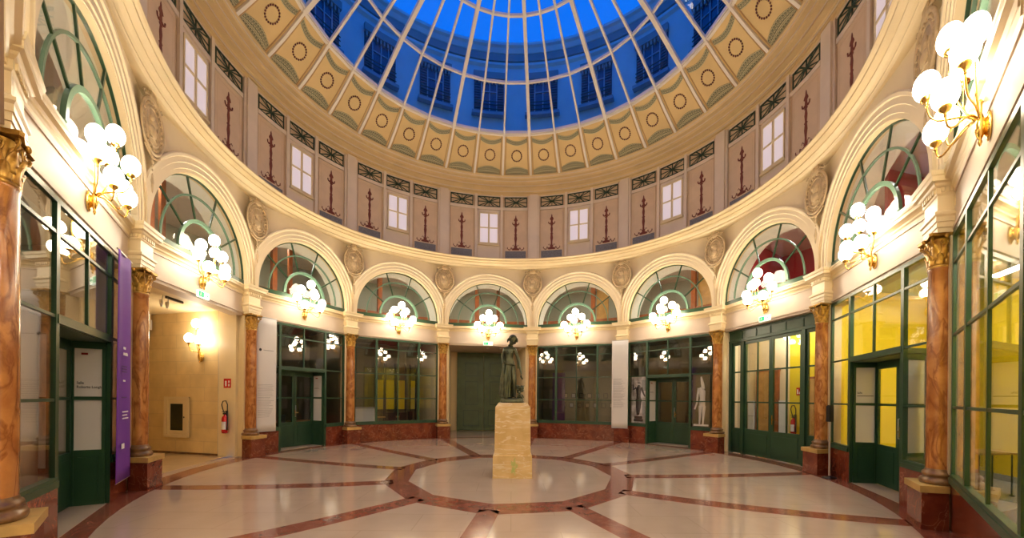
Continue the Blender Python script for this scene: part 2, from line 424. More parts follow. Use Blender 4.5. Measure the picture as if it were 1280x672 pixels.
# ================================================================== LOWER WALL : piers, frieze, entablature, ledge
m=M()
for k in range(12):
    if k==11: continue
    m.at(flat(k,R0,0,0,0,0 if k else -.20)); m.box(-.19,.19,-.36,-.03,0,3.80,seg=2)
m.build('wall_piers',PIER,kind='structure')
m=M()
m.polyring([(-.22,3.70),(.11,3.70),(.11,3.76),(.14,3.76),(.14,3.80),(.11,3.80),(.11,4.22),(.13,4.22),(.13,4.25),(-.22,4.25)])
m.build('wall_frieze',FRIEZE,kind='structure')
m=M()   # ledge cornice under the arches
m.polyring([(-.22,4.25),(.13,4.25),(.145,4.28),(.17,4.30),(.17,4.33),(.20,4.35),(.255,4.36),(.255,4.41),(.27,4.42),(.27,4.45),(-.22,4.45)])
m.build('trim_ledge',PIER,kind='structure')
rp=[(0,3.74),(.0,3.80),(.014,3.80),(.014,3.87),(.028,3.87),(.028,3.93),(.05,3.95),(.05,3.98),(.015,4.0),(.0,4.02),(.0,4.20),(.015,4.21),(.02,4.22),(.02,4.29),(.045,4.30),(.06,4.31),(.075,4.33),(.12,4.34),(.12,4.40),(.135,4.41),(.15,4.45),(.15,4.46),(-.02,4.465)]
trims=[]
for k in range(11):
    m=M().at(flat(k,R0,0,0,0,-.13 if k else -.27))
    m.sweep(rp,[(-.20,-.1),(-.20,.27),(.20,.27),(.20,-.1)])
    m.add([(-.2,-.1,3.74),(.2,-.1,3.74),(.2,.27,3.74),(-.2,.27,3.74)],[(0,1,2,3)])
    m.add([(-.2,-.1,4.465),(.2,-.1,4.465),(.2,.27,4.465),(-.2,.27,4.465)],[(0,1,2,3)])
    for i in range(6):                                   # dentils
        t=-.19+.38*(i+.5)/6; m.box(t-.021,t+.021,.27,.315,4.235,4.29)
    for sgn in (-1,1):
        for i in range(4):
            n=.03+.22*(i+.5)/4
            if sgn<0: m.box(-.245,-.20,n-.02,n+.02,4.235,4.29)
            else: m.box(.20,.245,n-.02,n+.02,4.235,4.29)
        # scrolled bracket on the flank
        m.tube([(sgn*.215,.05,4.18),(sgn*.235,.05,4.12),(sgn*.215,.05,4.06)],.022,ns=6)
    if k in (0,1,9): m.add([(-.15,.2715,4.05),(.15,.2715,4.05),(.15,.2715,4.18),(-.15,.2715,4.18)],[(0,1,2,3)])
    o=m.build('trim_impost',PIER,kind='structure')
# marble pier base behind pedestals
# ================================================================== ARCADE WALL
AR,AS=1.61,4.62          # opening radius, springing height
RA=6.76
HB=RA*math.tan(PI/12)              # half bay
m=M()
for k in range(12):
    m.at(flat(k+.5,RA))
    TOPZ=6.86; ns=24
    def outer(th):
        c,s_=math.cos(th),math.sin(th)
        tt=[]
        if abs(c)>1e-6: tt.append(HB/abs(c))
        if s_>1e-6: tt.append((TOPZ-AS)/s_)
        q=min(tt); return (q*c,AS+q*s_)
    ths=[PI*i/ns for i in range(ns+1)]
    cr=math.atan2(TOPZ-AS,HB); ths=sorted(set(ths+[cr,PI-cr]))
    L=[(AR*math.cos(t),AS+AR*math.sin(t)) for t in ths]; O=[outer(t) for t in ths]
    lo=[(AR,4.44)]+L+[(-AR,4.44)]; hi=[(HB,4.44)]+O+[(-HB,4.44)]
    m.band(lo,hi,-.22,0)
m.build('wall_arcade',CREAM,kind='structure')
# archivolts: stepped mouldings round each arch
for k in range(12):
    m=M().at(flat(k+.5,RA)); ns=28
    prof=[(1.605,.0),(1.605,.03),(1.67,.03),(1.675,.055),(1.77,.055),(1.78,.08),(1.87,.08),(1.88,.115),(1.92,.125),(1.95,.10),(1.965,.0)]
    vs=[];L=len(prof)
    ang=[None]+[PI*i/ns for i in range(ns+1)]+[None]
    for i,a in enumerate(ang):
        for r,n in prof:
            if a is None: t=(r if i==0 else -r); z=4.46
            else: t=r*math.cos(a); z=AS+r*math.sin(a)
            lim=HB-.004; t=max(-lim,min(lim,t)); vs.append((t,n,z))
    fs=[(i*L+j,i*L+j+1,(i+1)*L+j+1,(i+1)*L+j) for i in range(len(ang)-1) for j in range(L-1)]
    m.add(vs,fs); m.build('trim_archivolt',CREAM,kind='structure')
    # yellow soffit lining
    m=M().at(flat(k+.5,RA))
    m.band([(1.595*math.cos(PI*i/ns),AS+1.595*math.sin(PI*i/ns)) for i in range(ns+1)],[(1.615*math.cos(PI*i/ns),AS+1.615*math.sin(PI*i/ns)) for i in range(ns+1)],-.22,.012)
    m.build('trim_soffit',GOLDP,kind='structure')
# ================================================================== UPPER CORNICE A, ATTIC WALL, CORNICE B
m=M()
m.ring([(-.30,6.80),(.28,6.80),(.31,6.83),(.33,6.84),(.33,6.87),(.37,6.90),(.44,6.93),(.44,6.96),(.50,6.97),(.56,6.98),(.56,7.02),(.60,7.03),(.635,7.05),(.635,7.08),(.50,7.10),(-.30,7.10)],0,12,12)
m.build('trim_gallery_cornice',GOLDP,kind='structure')
m=M()
m.ring([(-.12,7.05),(-.12,9.95),(-.32,9.95),(-.32,7.05)],0,12,12)
WALLAT=m.build('wall_attic',BUFF,kind='structure')
m=M()
m.ring([(-.32,9.92),(-.06,9.92),(-.06,10.0),(.0,10.0),(.0,10.06),(.05,10.06),(.07,10.09),(.20,10.11),(.20,10.17),(.23,10.17),(.36,10.18),(.38,10.25),(.42,10.25),(.55,10.24),(.57,10.28),(.62,10.29),(.635,10.31),(.635,10.36),(.45,10.40),(-.32,10.40)],0,12,12)
m.build('trim_dome_cornice',GOLDB,kind='structure')
m=M()
for n,z in ((.012,10.052),(.21,10.163),(.39,10.243),(.578,10.283)):
    m.ring([(n,z-.012),(n+.022,z-.012),(n+.022,z+.012),(n,z+.012)],0,12,12)
m.build('trim_cornice_fillets',ATTICP,kind='structure')
# pilasters and strips
m=M(); RT=7.12
for k in range(12):
    m.at(cyl(k,RT)); m.box(-.165,.165,.0,.12,7.06,9.94,seg=1); m.box(-.24,.24,.0,.06,7.06,9.94,seg=1)
    for q in (.358,.642):
        m.at(cyl(k+q,RT)); m.box(-.05,.05,0,.08,7.06,9.94)
    m.at(cyl(k+.5,RT))
    m.box(-1.60,1.60,0,.05,9.34,9.45,seg=8)
    m.box(-1.60,1.60,0,.05,9.88,9.94,seg=8)
m.build('trim_attic_pilasters',ATTICP,kind='structure')
def vis(k): return -0.2<=k<=9.8
PANW=.46
TXT={.2:'left',.8:'right'}
KN={0:'high above the nearest left shopfront',1:'high above the open stone passage',2:'high above the glazed double doors left of the statue',3:'high above the shop window left of the green door',4:'high above the big green door',5:'high above the shop window right of the statue',6:'high above the door between statue photographs',7:'high above the green french doors',8:'high above the yellow-lit doorway',9:'high above the nearest yellow-lit window'}
POS={.2:'left of',.8:'right of',.5:'over'}
wn=0
for k in range(10):
    for q in (.2,.8):
        f=cyl(k+q,RT); T=thing('painted_panel',f(0,0,7.12),'candelabrum panel %s the window %s'%(POS[q],KN[k]),'painted panel','painted candelabrum panels of the attic')
        m=M().at(f); m.box(-PANW,PANW,.002,.022,7.12,9.33,seg=2)
        m.build('panel_board',ATTIC,parent=T)
        m=M().at(f)
        P=PANW-.07
        for a,b,c,d in ((-P,-P+.012,7.69,9.22),(P-.012,P,7.69,9.22),(-P,P,7.69,7.70),(-P,P,9.21,9.22)): m.box(a,b,.022,.026,c,d,seg=2)
        m.build('border_line',BUFF,parent=T)
        m=M().at(f)       # candelabrum silhouette
        hw=[(a+.24-.18*max(0,(a-7.46)/1.62),b) for a,b in ((7.46,.10),(7.50,.14),(7.54,.07),(7.58,.035),(7.62,.06),(7.66,.03),(7.80,.025),(8.0,.045),(8.15,.03),(8.18,.05),(8.22,.025),(8.40,.04),(8.55,.022),(8.58,.05),(8.62,.03),(8.66,.07),(8.70,.035),(8.80,.03),(8.84,.065),(8.90,.05),(8.96,.02),(9.02,.018),(9.08,.004))]
        for qq in (0,): pass
        m.band([(-b*1.25,a) for a,b in hw],[(b*1.25,a) for a,b in hw],.022,.030)
        for sg in (-1,1):
            m.tube([(sg*.02,.028,8.76),(sg*.08,.028,8.74),(sg*.12,.028,8.77),(sg*.13,.028,8.83)],.020,ns=5)
            m.tube([(sg*.03,.028,7.80),(sg*.12,.028,7.76),(sg*.19,.028,7.82),(sg*.21,.028,7.74),(sg*.27,.028,7.70),(sg*.33,.028,7.76),(sg*.34,.028,7.82)],.012,ns=5)
            m.tube([(sg*.05,.028,7.86),(sg*.10,.028,7.92),(sg*.14,.028,7.88)],.010,ns=5)
            for j in range(5): m.sphere((sg*(.12+.055*j),.028,7.74+.035*math.sin(j*2)),.020,6,4,(1,.4,1))
        m.build('candelabrum_ornament',ORN,parent=T)
        m=M().at(f); m.box(-PANW+.03,PANW-.03,.022,.028,7.14,7.66,seg=2); m.build('slate_band',BLUEG,parent=T)
    # window
    wn+=1
    f=cyl(k+.5,RT); T=thing('window_%d'%wn,f(0,0,7.8),kind='structure')
    m=M().at(f); m.box(-PANW,PANW,.002,.012,7.12,9.33,seg=2); m.build('window_surround',FRIEZE if 0 else ATTICP,parent=T)
    m=M().at(f)
    a,b=.40,.36
    for t0,t1,z0,z1 in ((-a,-b,7.92,9.22),(b,a,7.92,9.22),(-a,a,9.17,9.22),(-a,a,7.92,7.98),(-.035,.035,7.95,9.2),(-a,a,8.57,8.61)): m.box(t0,t1,.012,.05,z0,z1)
    m.box(-.44,.44,.012,.08,7.86,7.92)
    m.build('window_frame',PIER,parent=T)
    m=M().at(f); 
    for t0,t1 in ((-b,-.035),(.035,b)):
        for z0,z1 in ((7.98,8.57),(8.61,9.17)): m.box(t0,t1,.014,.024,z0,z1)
    m.build('window_pane',PANEGLOW,parent=T)
    # grilles
    for q in (.2,.5,.8):
        f=cyl(k+q,RT); T=thing('iron_grille',f(0,0,9.45),'%s green iron grille %s'%({.2:'left',.5:'middle',.8:'right'}[q],KN[k]),'grille','green grilles under the dome cornice')
        m=M().at(f); g=PANW
        m.box(-g,g,.002,.012,9.45,9.88,seg=2); m.build('backing',BUFF,parent=T)
        m=M().at(f)
        for t0,t1,z0,z1 in ((-g,g,9.455,9.485),(-g,g,9.845,9.875),(-g,-g+.03,9.455,9.875),(g-.03,g,9.455,9.875),(-.012,.012,9.47,9.86)): m.box(t0,t1,.014,.04,z0,z1)
        zc=9.665
        for a_,b_ in (((-g,9.47),(g,9.86)),((-g,9.86),(g,9.47)),((-g,zc),(g,zc)),((-.22,9.47),(.22,9.86)),((-.22,9.86),(.22,9.47))):
            m.tube([(a_[0],.028,a_[1]),(b_[0],.028,b_[1])],.017,ns=4,smooth=False)
        m.build('bars',GRILLE,parent=T)
# ================================================================== DOME
CEI=thing('ceiling',(W(0,0,13.2)),kind='structure')
KR=4.975
def dpt(r,k,z,dn=0.0): a=az(k); return W(r*math.sin(a),r*math.cos(a),z)
def DS(u,v,h=0.0):
    "cove: u = bay coordinate, v 0..1 up the slope, h = height off the surface"
    r=6.50+(5.213-6.50)*v; z=10.33+(11.055-10.33)*v-.05*math.sin(PI*v)
    nx,nz=-.49,-.87
    a=az(u); r2=r+nx*h; return W(r2*math.sin(a),r2*math.cos(a),z+nz*h)
def coveB(u0,u1,v0,v1,h0,h1,m,nu=2,nv=1):
    fn=lambda a,b,c: DS(a,b,c)
    o=m.fn; m.fn=fn
    vs=[];fs=[]
    m.box(0,0,0,0,0,0) if 0 else None
    T=[u0+(u1-u0)*i/nu for i in range(nu+1)]; V=[v0+(v1-v0)*j/nv for j in range(nv+1)]
    for t in T:
        for v in V: vs += [(t,v,h0),(t,v,h1)]
    q=2*(nv+1)
    for i in range(nu):
        for j in range(nv):
            a=i*q+2*j;b=a+q; fs+=[(a,b,b+2,a+2),(a+1,a+3,b+3,b+1)]
        a=i*q;b=a+q; fs+=[(a,a+1,b+1,b)]
        a=i*q+2*nv;b=a+q; fs+=[(a,b,b+1,a+1)]
    for j in range(nv):
        a=2*j; fs+=[(a,a+2,a+3,a+1)]; a=nu*q+2*j; fs+=[(a,a+1,a+3,a+2)]
    m.add(vs,fs); m.fn=o
for i in range(36):
    u0=KR+i/3; u1=u0+1/3; uc=(u0+u1)/2
    pn=M(); coveB(u0,u1,0,1,-.05,0,pn,4,4); P_=pn.build('cove_panel',COVE,parent=CEI)
    m=M()      # ribs over the cove: cream bar flanked by thin ochre lines
    coveB(u0-.012,u0+.012,0,1.02,0,.07,m,1,4); m.build('cove_rib',RIBM,parent=CEI)
    m=M(); 
    for s_ in (-1,1):
        e=u0+s_*.030; coveB(e-.004,e+.004,0,1,0,.012,m,1,4)
    m.build('rib_line',RIBD,parent=P_)
    # wreath of leaves
    m=M(); nn=19
    for j in range(nn):
        th=2*PI*j/nn; du=.185*math.cos(th)/(5.85*PI/6); dv=.185*math.sin(th)/1.48
        fn=lambda a,b,c,du=du,dv=dv: DS(uc+du+a/(5.85*PI/6),.56+dv+b/1.48,c)
        m.fn=fn; m.sphere((0,0,.008),.028,6,4,(1,1,.5))
    m.build('wreath',WREATH,parent=P_)
    # key bands
    for (vlo,vhi,rows,cols,nm) in ((lambda s:.03,lambda s:.21+.09*math.sin(PI*s),2,12,'lower'),(lambda s:.93-.065*math.sin(PI*s)-.08,lambda s:.94-.065*math.sin(PI*s),1,12,'upper')):
        g=.034
        ua,ub=u0+g,u1-g
        m=M(); m.fn=lambda a,b,c: DS(ua+(ub-ua)*a,vlo(a)+(vhi(a)-vlo(a))*b,c)
        m.grid(lambda p,q:(p,q,.006),10,2,smooth=False)
        bd=m.build('key_band',KEYB,parent=P_)
        m=M(); m.fn=lambda a,b,c: DS(ua+(ub-ua)*a,vlo(a)+(vhi(a)-vlo(a))*b,c)
        segs=[((.05,.05),(.05,.95)),((.05,.9),(.85,.9)),((.8,.95),(.8,.3)),((.8,.35),(.4,.35)),((.42,.3),(.42,.65)),((.05,.08),(1.0,.08))]
        if i%36 in range(36) and not (12<=i<=14):
            for cx in range(cols):
                for ry in range(rows):
                    for (x0,y0),(x1,y1) in segs:
                        hw=.055; xa,xb=min(x0,x1)-hw*(x0==x1),max(x0,x1)+hw*(x0==x1); ya,yb=min(y0,y1)-hw*(y0==y1),max(y0,y1)+hw*(y0==y1)
                        xa,xb=(cx+xa)/cols,(cx+xb)/cols; ya,yb=(ry+ya)/rows,(ry+yb)/rows
                        xa=max(0,xa);xb=min(1,xb);ya=max(0,ya);yb=min(1,yb)
                        m.add([(xa,ya,.010),(xb,ya,.010),(xb,yb,.010),(xa,yb,.010)],[(0,1,2,3)])
            m.build('key_pattern',KEYL,parent=P_)
# glazing
RP=6.88
RN=[(5.213,11.055),(3.963,11.803),(2.587,12.478),(1.25,12.95),(.45,13.08)]
m=M()
for i in range(36):
    for j in range(len(RN)-1):
        if j>=3 and i%3: continue
        st=3 if j>=3 else 1
        (r1,z1),(r2,z2)=RN[j],RN[j+1]; k0=KR+i/3; k1=KR+(i+st)/3
        a=dpt(r1,k0,z1+.03);b=dpt(r1,k1,z1+.03);c=dpt(r2,k1,z2+.03);d=dpt(r2,k0,z2+.03)
        o=len(m.v); m.v+=[a,b,c,d]; m.f.append([o,o+1,o+2,o+3]); m.s.append(False); m.m.append(0)
m.build('glass',GLASSD,parent=CEI)
def bar3(m,p,q,w,h):
    p=Vector(p);q=Vector(q);d=(q-p).normalized(); side=d.cross(Vector((0,0,1))).normalized(); up=side.cross(d)
    vs=[]
    for c in (p,q):
        for a,b in ((-1,-1),(1,-1),(1,1),(-1,1)): vs.append(tuple(c+side*a*w/2+up*b*h/2))
    m.add(vs,[(0,1,2,3),(4,7,6,5),(0,4,5,1),(1,5,6,2),(2,6,7,3),(3,7,4,0)])
for i in range(36):
    m=M(); big=(i%3==0)
    ww=.10 if big else .055
    for j in range(3 if not big else 4):
        (r1,z1),(r2,z2)=RN[j],RN[j+1]; bar3(m,dpt(r1,KR+i/3,z1-.02),dpt(r2,KR+i/3,z2-.02),ww,.11 if big else .08)
    m.build('dome_rib',RIBM,parent=CEI)
for j,(r,z) in enumerate(RN):
    m=M()
    for i in range(36): bar3(m,dpt(r,KR+i/3,z),dpt(r,KR+(i+1)/3,z),.06 if j else .09,.07)
    if j==0:
        for i in range(36): bar3(m,dpt(r-.07,KR+i/3,z+.03),dpt(r-.07,KR+(i+1)/3,z+.03),.03,.10)
    m.build('dome_ring',RIBM,parent=CEI)
m=M(); m.ring([(R0-5.23,11.06),(R0-5.23,11.16),(-.60,10.50),(-.60,10.40)],0,12,6); m.build('roof',ZINC,kind='structure')
# ================================================================== COURTYARD FACADE SEEN THROUGH THE DOME
RF=7.21
B=thing('courtyard_building',cyl(4.5,RF)(0,0,10.5),'grey stone courtyard building with shuttered windows seen in blue dusk through the glass dome','building')
m=M(); m.ring([(R0-RF,10.45),(R0-RF,15.3),(R0-RF+.10,15.36),(R0-RF+.10,15.46),(R0-RF-.0,15.5),(R0-RF,15.75),(R0-RF+.16,15.8),(R0-RF+.22,15.95),(R0-RF+.30,16.0),(R0-RF+.30,16.1),(R0-RF-.6,16.1),(R0-RF-.6,10.45)],0,12,10)
m.build('wall',FAC,parent=B)
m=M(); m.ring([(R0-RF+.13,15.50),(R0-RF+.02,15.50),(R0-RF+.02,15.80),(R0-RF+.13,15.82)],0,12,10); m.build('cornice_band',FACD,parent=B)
for j in range(20):
    k=4.49+.5925*j-5.925+.0
    f=cyl(k,RF)
    if not (-1.5<k<10.8): continue
    m=M().at(f); m.box(-.62,.62,.0,.05,13.30,14.98,seg=2); wd=m.build('window',WPANE,parent=B)
    m=M().at(f)
    for s_ in (-1,1):
        for q in range(12): m.box(min(s_*.36,s_*.60),max(s_*.36,s_*.60),.05,.085,13.42+q*.105,13.42+q*.105+.07)
    m.build('shutter',SHUT,parent=B)
    m=M().at(f)
    m.box(-.66,.66,.05,.16,14.72,14.98,seg=2)
    for q in range(9): m.box(-.60+.14*q,-.60+.14*q+.07,.05,.14,14.56,14.72)
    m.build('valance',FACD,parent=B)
    m=M().at(f)
    for t in (-.34,0,.30): m.box(t,t+.045,.05,.09,13.35,14.75)
    for z in (14.2,): m.box(-.34,.34,.05,.08,z,z+.04)
    m.box(-.72,.72,.02,.22,13.20,13.32,seg=2)
    m.build('window_frame',mat('pale_blue_frame',(.35,.38,.45),.5) if j==0 else bpy.data.materials['pale_blue_frame'],parent=B)
    m=M().at(f)
    for z in (13.75,13.62,13.45): m.box(-.62,.62,.14,.16,z,z+.025)
    m.build('railing',GRILLE,parent=B)
# ================================================================== COLUMNS
CL={0:'nearest on the left, cut by the picture edge',1:'between the purple banner and stone passage',2:'beside the fire extinguisher and left white banner',3:'right of the glazed double doors',4:'just left of the big green door',5:'just right of the statue',7:'left of the green french doors',8:'behind the steel barrier post',9:'nearest on the right'}
def leaf(m,f,ang,r0,z0,w,h,curl):
    ca,sa=math.cos(ang),math.sin(ang)
    def fun(u,v):
        x=(u-.5)*w*(math.sin(PI*min(1,.25+v*.8))**.6)*(1+.15*math.cos(u*20))
        rr=r0+.012*math.sin(PI*u)+curl*(v**3)-.0; z=z0+h*(v if v<.8 else .8+.2*math.sin((v-.8)*PI*1.5)) - (.02 if v>.95 else 0)
        rr-=abs(u-.5)*.02
        return (-sa*x+ca*rr, ca*x+sa*rr, z)
    m.at(f); m.grid(fun,4,6,thick=(-ca*.012,-sa*.012,0))
def column(k):
    rr=R0 if k else R0+.14
    f=flat(k,rr,0,0,0,.02)
    T=thing('marble_column',flat(k,rr)(0,.1,0),'veined marble column with gilt capital, '+CL[k],'column','marble columns round the hall')
    m=M().at(flat(k,rr)); m.box(-.245,.245,-.02,.325,0,.47); m.box(-.25,.25,-.02,.335,0,.05)
    m.build('pedestal',RED,parent=T)
    m=M().at(flat(k,rr)); m.box(-.275,.275,-.02,.355,.47,.555); m.build('pedestal_cap',GSLAB,parent=T)
    m=M().at(f); m.lathe([(.0,.556),(.225,.556),(.235,.575),(.235,.60),(.22,.62),(.19,.63),(.185,.65),(.20,.665),(.205,.68),(.195,.70),(.17,.71),(.165,.73),(.156,.75)],ns=28); m.build('base',MBASE,parent=T)
    m=M().at(f); m.lathe([(.157,.745),(.158,1.2),(.155,2.0),(.148,2.8),(.143,3.28),(.152,3.30),(.152,3.325)],ns=28); m.build('shaft',MARB,parent=T)
    m=M().at(f)
    m.lathe([(.150,3.32),(.158,3.33),(.158,3.35),(.146,3.36),(.146,3.50),(.155,3.60),(.18,3.68)],ns=20)
    for i in range(8): leaf(m,f,2*PI*(i+.5)/8,.150,3.35,.11,.17,.055)
    for i in range(8): leaf(m,f,2*PI*i/8,.156,3.42,.11,.20,.085)
    for i in range(4):                                   # corner volutes
        a=PI/4+i*PI/2; ca,sa=math.cos(a),math.sin(a)
        pts=[]
        for j in range(12):
            th=-PI/2+j*PI*2/9; rr=.034*(1-j/13)
            pts.append((.245+rr*math.cos(th)-.015,3.665+rr*math.sin(th)))
        pts=[(.16,3.56),(.19,3.60),(.215,3.625)]+pts
        m.tube([(ca*p,sa*p,z) for p,z in pts],.013,ns=6)
        leaf(m,f,a,.17,3.52,.08,.12,.06)
    for i in range(4):                                   # central helices and rosettes
        a=i*PI/2; ca,sa=math.cos(a),math.sin(a)
        m.sphere((ca*.205,sa*.205,3.695),.032,8,6)
        for s_ in (-1,1):
            m.tube([(ca*.17-sa*s_*x,sa*.17+ca*s_*x,z) for x,z in ((.02,3.55),(.05,3.60),(.06,3.64),(.04,3.66),(.025,3.64),(.035,3.62))],.010,ns=5)
    # abacus with hollow sides
    out=[]
    for i in range(4):
        a=PI/4+i*PI/2
        out.append((.285*math.cos(a-.08),.285*math.sin(a-.08))); out.append((.285*math.cos(a+.08),.285*math.sin(a+.08)))
        for j in (1,2,3):
            b=a+.08+(PI/2-.16)*j/4; rr=.285*math.cos(PI/4)*1.0/ max(.72,math.cos((b-(a+PI/4))*0.9)); rr=min(rr,.245); out.append((rr*math.cos(b),rr*math.sin(b)))
    n=len(out); m.add([(x,y,3.70) for x,y in out]+[(x*1.03,y*1.03,3.735) for x,y in out],[tuple(range(n)),tuple(range(n,2*n))]+[(i,(i+1)%n,n+(i+1)%n,n+i) for i in range(n)])
    m.build('capital',GILT,parent=T)
for k in (0,1,2,3,4,5,7,8,9,10,11):
    if k in (10,11): continue
    column(k)
m=M()
for k in (6,): m.at(flat(k)); m.box(-.30,.30,-.02,.10,0,.60)
m.build('baseboard_pier',RED,kind='structure')
# ================================================================== MEDALLIONS
def ell(a,b,n=28): return [(a*math.cos(2*PI*i/n),b*math.sin(2*PI*i/n)) for i in range(n+1)]
ML={i:CL.get(i,'') for i in range(12)}
MLN={0:'above the column at the left picture edge',1:'between the two nearest left arches',2:'above the column beside the fire extinguisher',3:'above the column right of the glazed double doors',4:'above the column left of the green door',5:'above the column right of the statue',6:'above the tall white banner right of the statue',7:'above the column left of the french doors',8:'above the column behind the steel barrier post',9:'above the nearest column on the right'}
for k in range(10):
    f=flat(k,6.80,6.22,0,0,.0,1.3); T=thing('plaster_medallion',f(0,0,-.6),'oval plaster relief medallion '+MLN[k],'medallion','oval plaster medallions between the arches')
    m=M().at(f)
    out=ell(.27,.34); m.add([(0,.004,0)]+[(a,.004,b) for a,b in out[:-1]]+[(0,.03,0)]+[(a,.02,b) for a,b in out[:-1]],[(29,30+i,30+(i+1)%28) for i in range(28)]+[(1+i,1+(i+1)%28,30+(i+1)%28,30+i) for i in range(28)],True)
    m.build('backing_plate',MEDP,parent=T)
    m=M().at(f)
    m.tube([(a,.02,b) for a,b in ell(.27,.34)],.024,ns=6,cap=False)
    m.tube([(a,.02,b) for a,b in ell(.175,.235)],.016,ns=6,cap=False)
    for i in range(26):
        th=2*PI*i/26; m.sphere((.223*math.cos(th),.022,.288*math.sin(th)),.020,6,4)
    m.build('oval_frame',MEDP,parent=T)
    m=M().at(f)
    m.sphere((.01,.03,.05),.07,10,7,(1,.5,1.2)); m.sphere((-.01,.03,-.07),.085,10,7,(1.1,.4,1)); m.sphere((.05,.035,.04),.028,6,5); m.sphere((-.05,.03,.09),.045,7,5)
    m.tube([(-.11,.025,-.15),(-.06,.03,-.05),(-.12,.025,.06)],.014,ns=5); m.tube([(.11,.025,-.15),(.09,.03,-.03),(.11,.025,.06)],.014,ns=5)
    m.tube([(-.09,.025,-.17),(0,.03,-.14),(.09,.025,-.17)],.014,ns=5)
    m.build('relief_bust',MEDP,parent=T)
    m=M().at(f)
    for a in (-.6,-.3,0,.3,.6): m.sphere((.09*math.sin(a),.025,.36+.075*math.cos(a)),.022,6,5,(.8,.6,2.0))
    m.sphere((0,.025,.345),.05,8,5,(2.2,.5,1.2)); m.box(-.13,.13,.005,.02,.30,.40)
    lo_=M().at(f)
    for s_ in (-1,1):
        m.tube([(s_*.05,.02,.37),(s_*.12,.02,.36),(s_*.20,.02,.31),(s_*.235,.02,.33),(s_*.20,.02,.36)],.014,ns=5)
        lo_.tube([(0,.02,-.40),(s_*.12,.02,-.36),(s_*.19,.02,-.31)],.016,ns=5)
    m.build('crest',MEDP,parent=T); lo_.build('lower_scroll',MEDP,parent=T)
    m=M().at(f)
    for j in range(4): m.sphere((0,.02,-.40-.055*j),.034-.006*j,6,5,(1,.6,1.1))
    m.sphere((0,.02,-.74),.03,6,5,(1,.5,4.6)); m.sphere((-.022,.02,-.72),.018,6,4,(1,.5,2)); m.sphere((.022,.02,-.72),.018,6,4,(1,.5,2))
    m.build('husk_pendant',MEDP,parent=T)
# ================================================================== LUNETTES
for k in range(12):
    f=flat(k+.5,6.85); T=thing('window_%d'%(13+k),f(0,0,4.46),kind='structure'); ns=28
    def arc(r,w,n0,n1,m,z=AS,a0=0,a1=PI,seg=28):
        m.band([((r-w/2)*math.cos(a0+(a1-a0)*i/seg),z+(r-w/2)*math.sin(a0+(a1-a0)*i/seg)) for i in range(seg+1)],[((r+w/2)*math.cos(a0+(a1-a0)*i/seg),z+(r+w/2)*math.sin(a0+(a1-a0)*i/seg)) for i in range(seg+1)],n0,n1)
    m=M().at(f); arc(1.60,.05,-.05,.0,m); m.box(-1.63,1.63,-.05,0,4.455,4.60,seg=6)
    m.box(1.575,1.625,-.05,0,4.46,4.61); m.box(-1.625,-1.575,-.05,0,4.46,4.61)
    for i in range(1,5):
        a=PI*i/5; d=(math.cos(a),math.sin(a)); s_=.018
        px,pz=-d[1]*s_,d[0]*s_
        m.prism([(.74*d[0]-px,AS+.74*d[1]-pz),(1.62*d[0]-px,AS+1.62*d[1]-pz),(1.62*d[0]+px,AS+1.62*d[1]+pz),(.74*d[0]+px,AS+.74*d[1]+pz)],-.04,-.005)
    m.build('glazing_bars',GREEN,parent=T)
    m=M().at(f); arc(1.22,.035,-.045,.0,m); arc(.72,.075,-.05,.02,m); m.build('fan_arcs',MINTLIT,parent=T)
    m=M().at(f); m.band([(1.62*math.cos(PI*i/28),AS-.14) for i in range(29)],[(1.62*math.cos(PI*i/28),AS+1.62*math.sin(PI*i/28)) for i in range(29)],-.03,-.024)
    m.build('glass',GLASSL,parent=T)
    # deep white arch soffit behind the glass
    m=M().at(f)
    m.band([(1.63*math.cos(PI*i/ns),AS+1.63*math.sin(PI*i/ns)) for i in range(ns+1)],[(1.80*math.cos(PI*i/ns),AS+1.80*math.sin(PI*i/ns)) for i in range(ns+1)],-.75,-.06)
    for s_ in (-1,1): m.box(min(s_*1.63,s_*1.80),max(s_*1.63,s_*1.80),-.75,-.06,4.45,4.62)
    m.build('soffit',REVEAL,parent=T)
    # wall around the back of the soffit
m=M()
for k in range(12):
    m.at(flat(k+.5,6.85)); ns=20
    HB2=(6.85+.73)*math.tan(PI/12)
    ths=[PI*i/ns for i in range(ns+1)]
    def outer2(th):
        c,s_=math.cos(th),math.sin(th); tt=[]
        if abs(c)>1e-6: tt.append(HB2/abs(c))
        if s_>1e-6: tt.append((7.05-AS)/s_)
        q=min(tt); return (q*c,AS+q*s_)
    cr=math.atan2(7.05-AS,HB2); ths=sorted(set(ths+[cr,PI-cr]))
    m.band([(1.79*math.cos(t),AS+1.79*math.sin(t)) for t in ths],[outer2(t) for t in ths],-.76,-.70)
m.build('wall_mezzanine_front',MEZW,kind='structure')
# mezzanine shell
m=M(); m.ring([(-.31,4.14),(-4.2,4.14),(-4.2,4.40),(-.31,4.40)],-.5 if 0 else 0,12,6); m.build('floor_mezzanine',WOOD,kind='structure')
m=M(); m.ring([(-.33,7.0),(-4.2,7.0),(-4.2,7.12),(-.33,7.12)],0,12,6); m.build('ceiling_mezzanine',MEZC,kind='structure')
m=M(); m.ring([(-4.0,4.3),(-4.0,7.05),(-4.2,7.05),(-4.2,4.3)],-2,6.95,6); m.build('wall_mezzanine_back',MEZW,kind='structure')
m=M(); m.ring([(-4.0,4.3),(-4.0,7.05),(-4.2,7.05),(-4.2,4.3)],6.95,10,6); m.build('wall_mezzanine_red',MEZR,kind='structure')
for k in (7,8,9):
    m=M().at(flat(k+.02)); m.box(-.05,.05,-3.95,-1.75,4.42,6.98); m.build('wall_mezzanine_partition',MEZR,kind='structure')
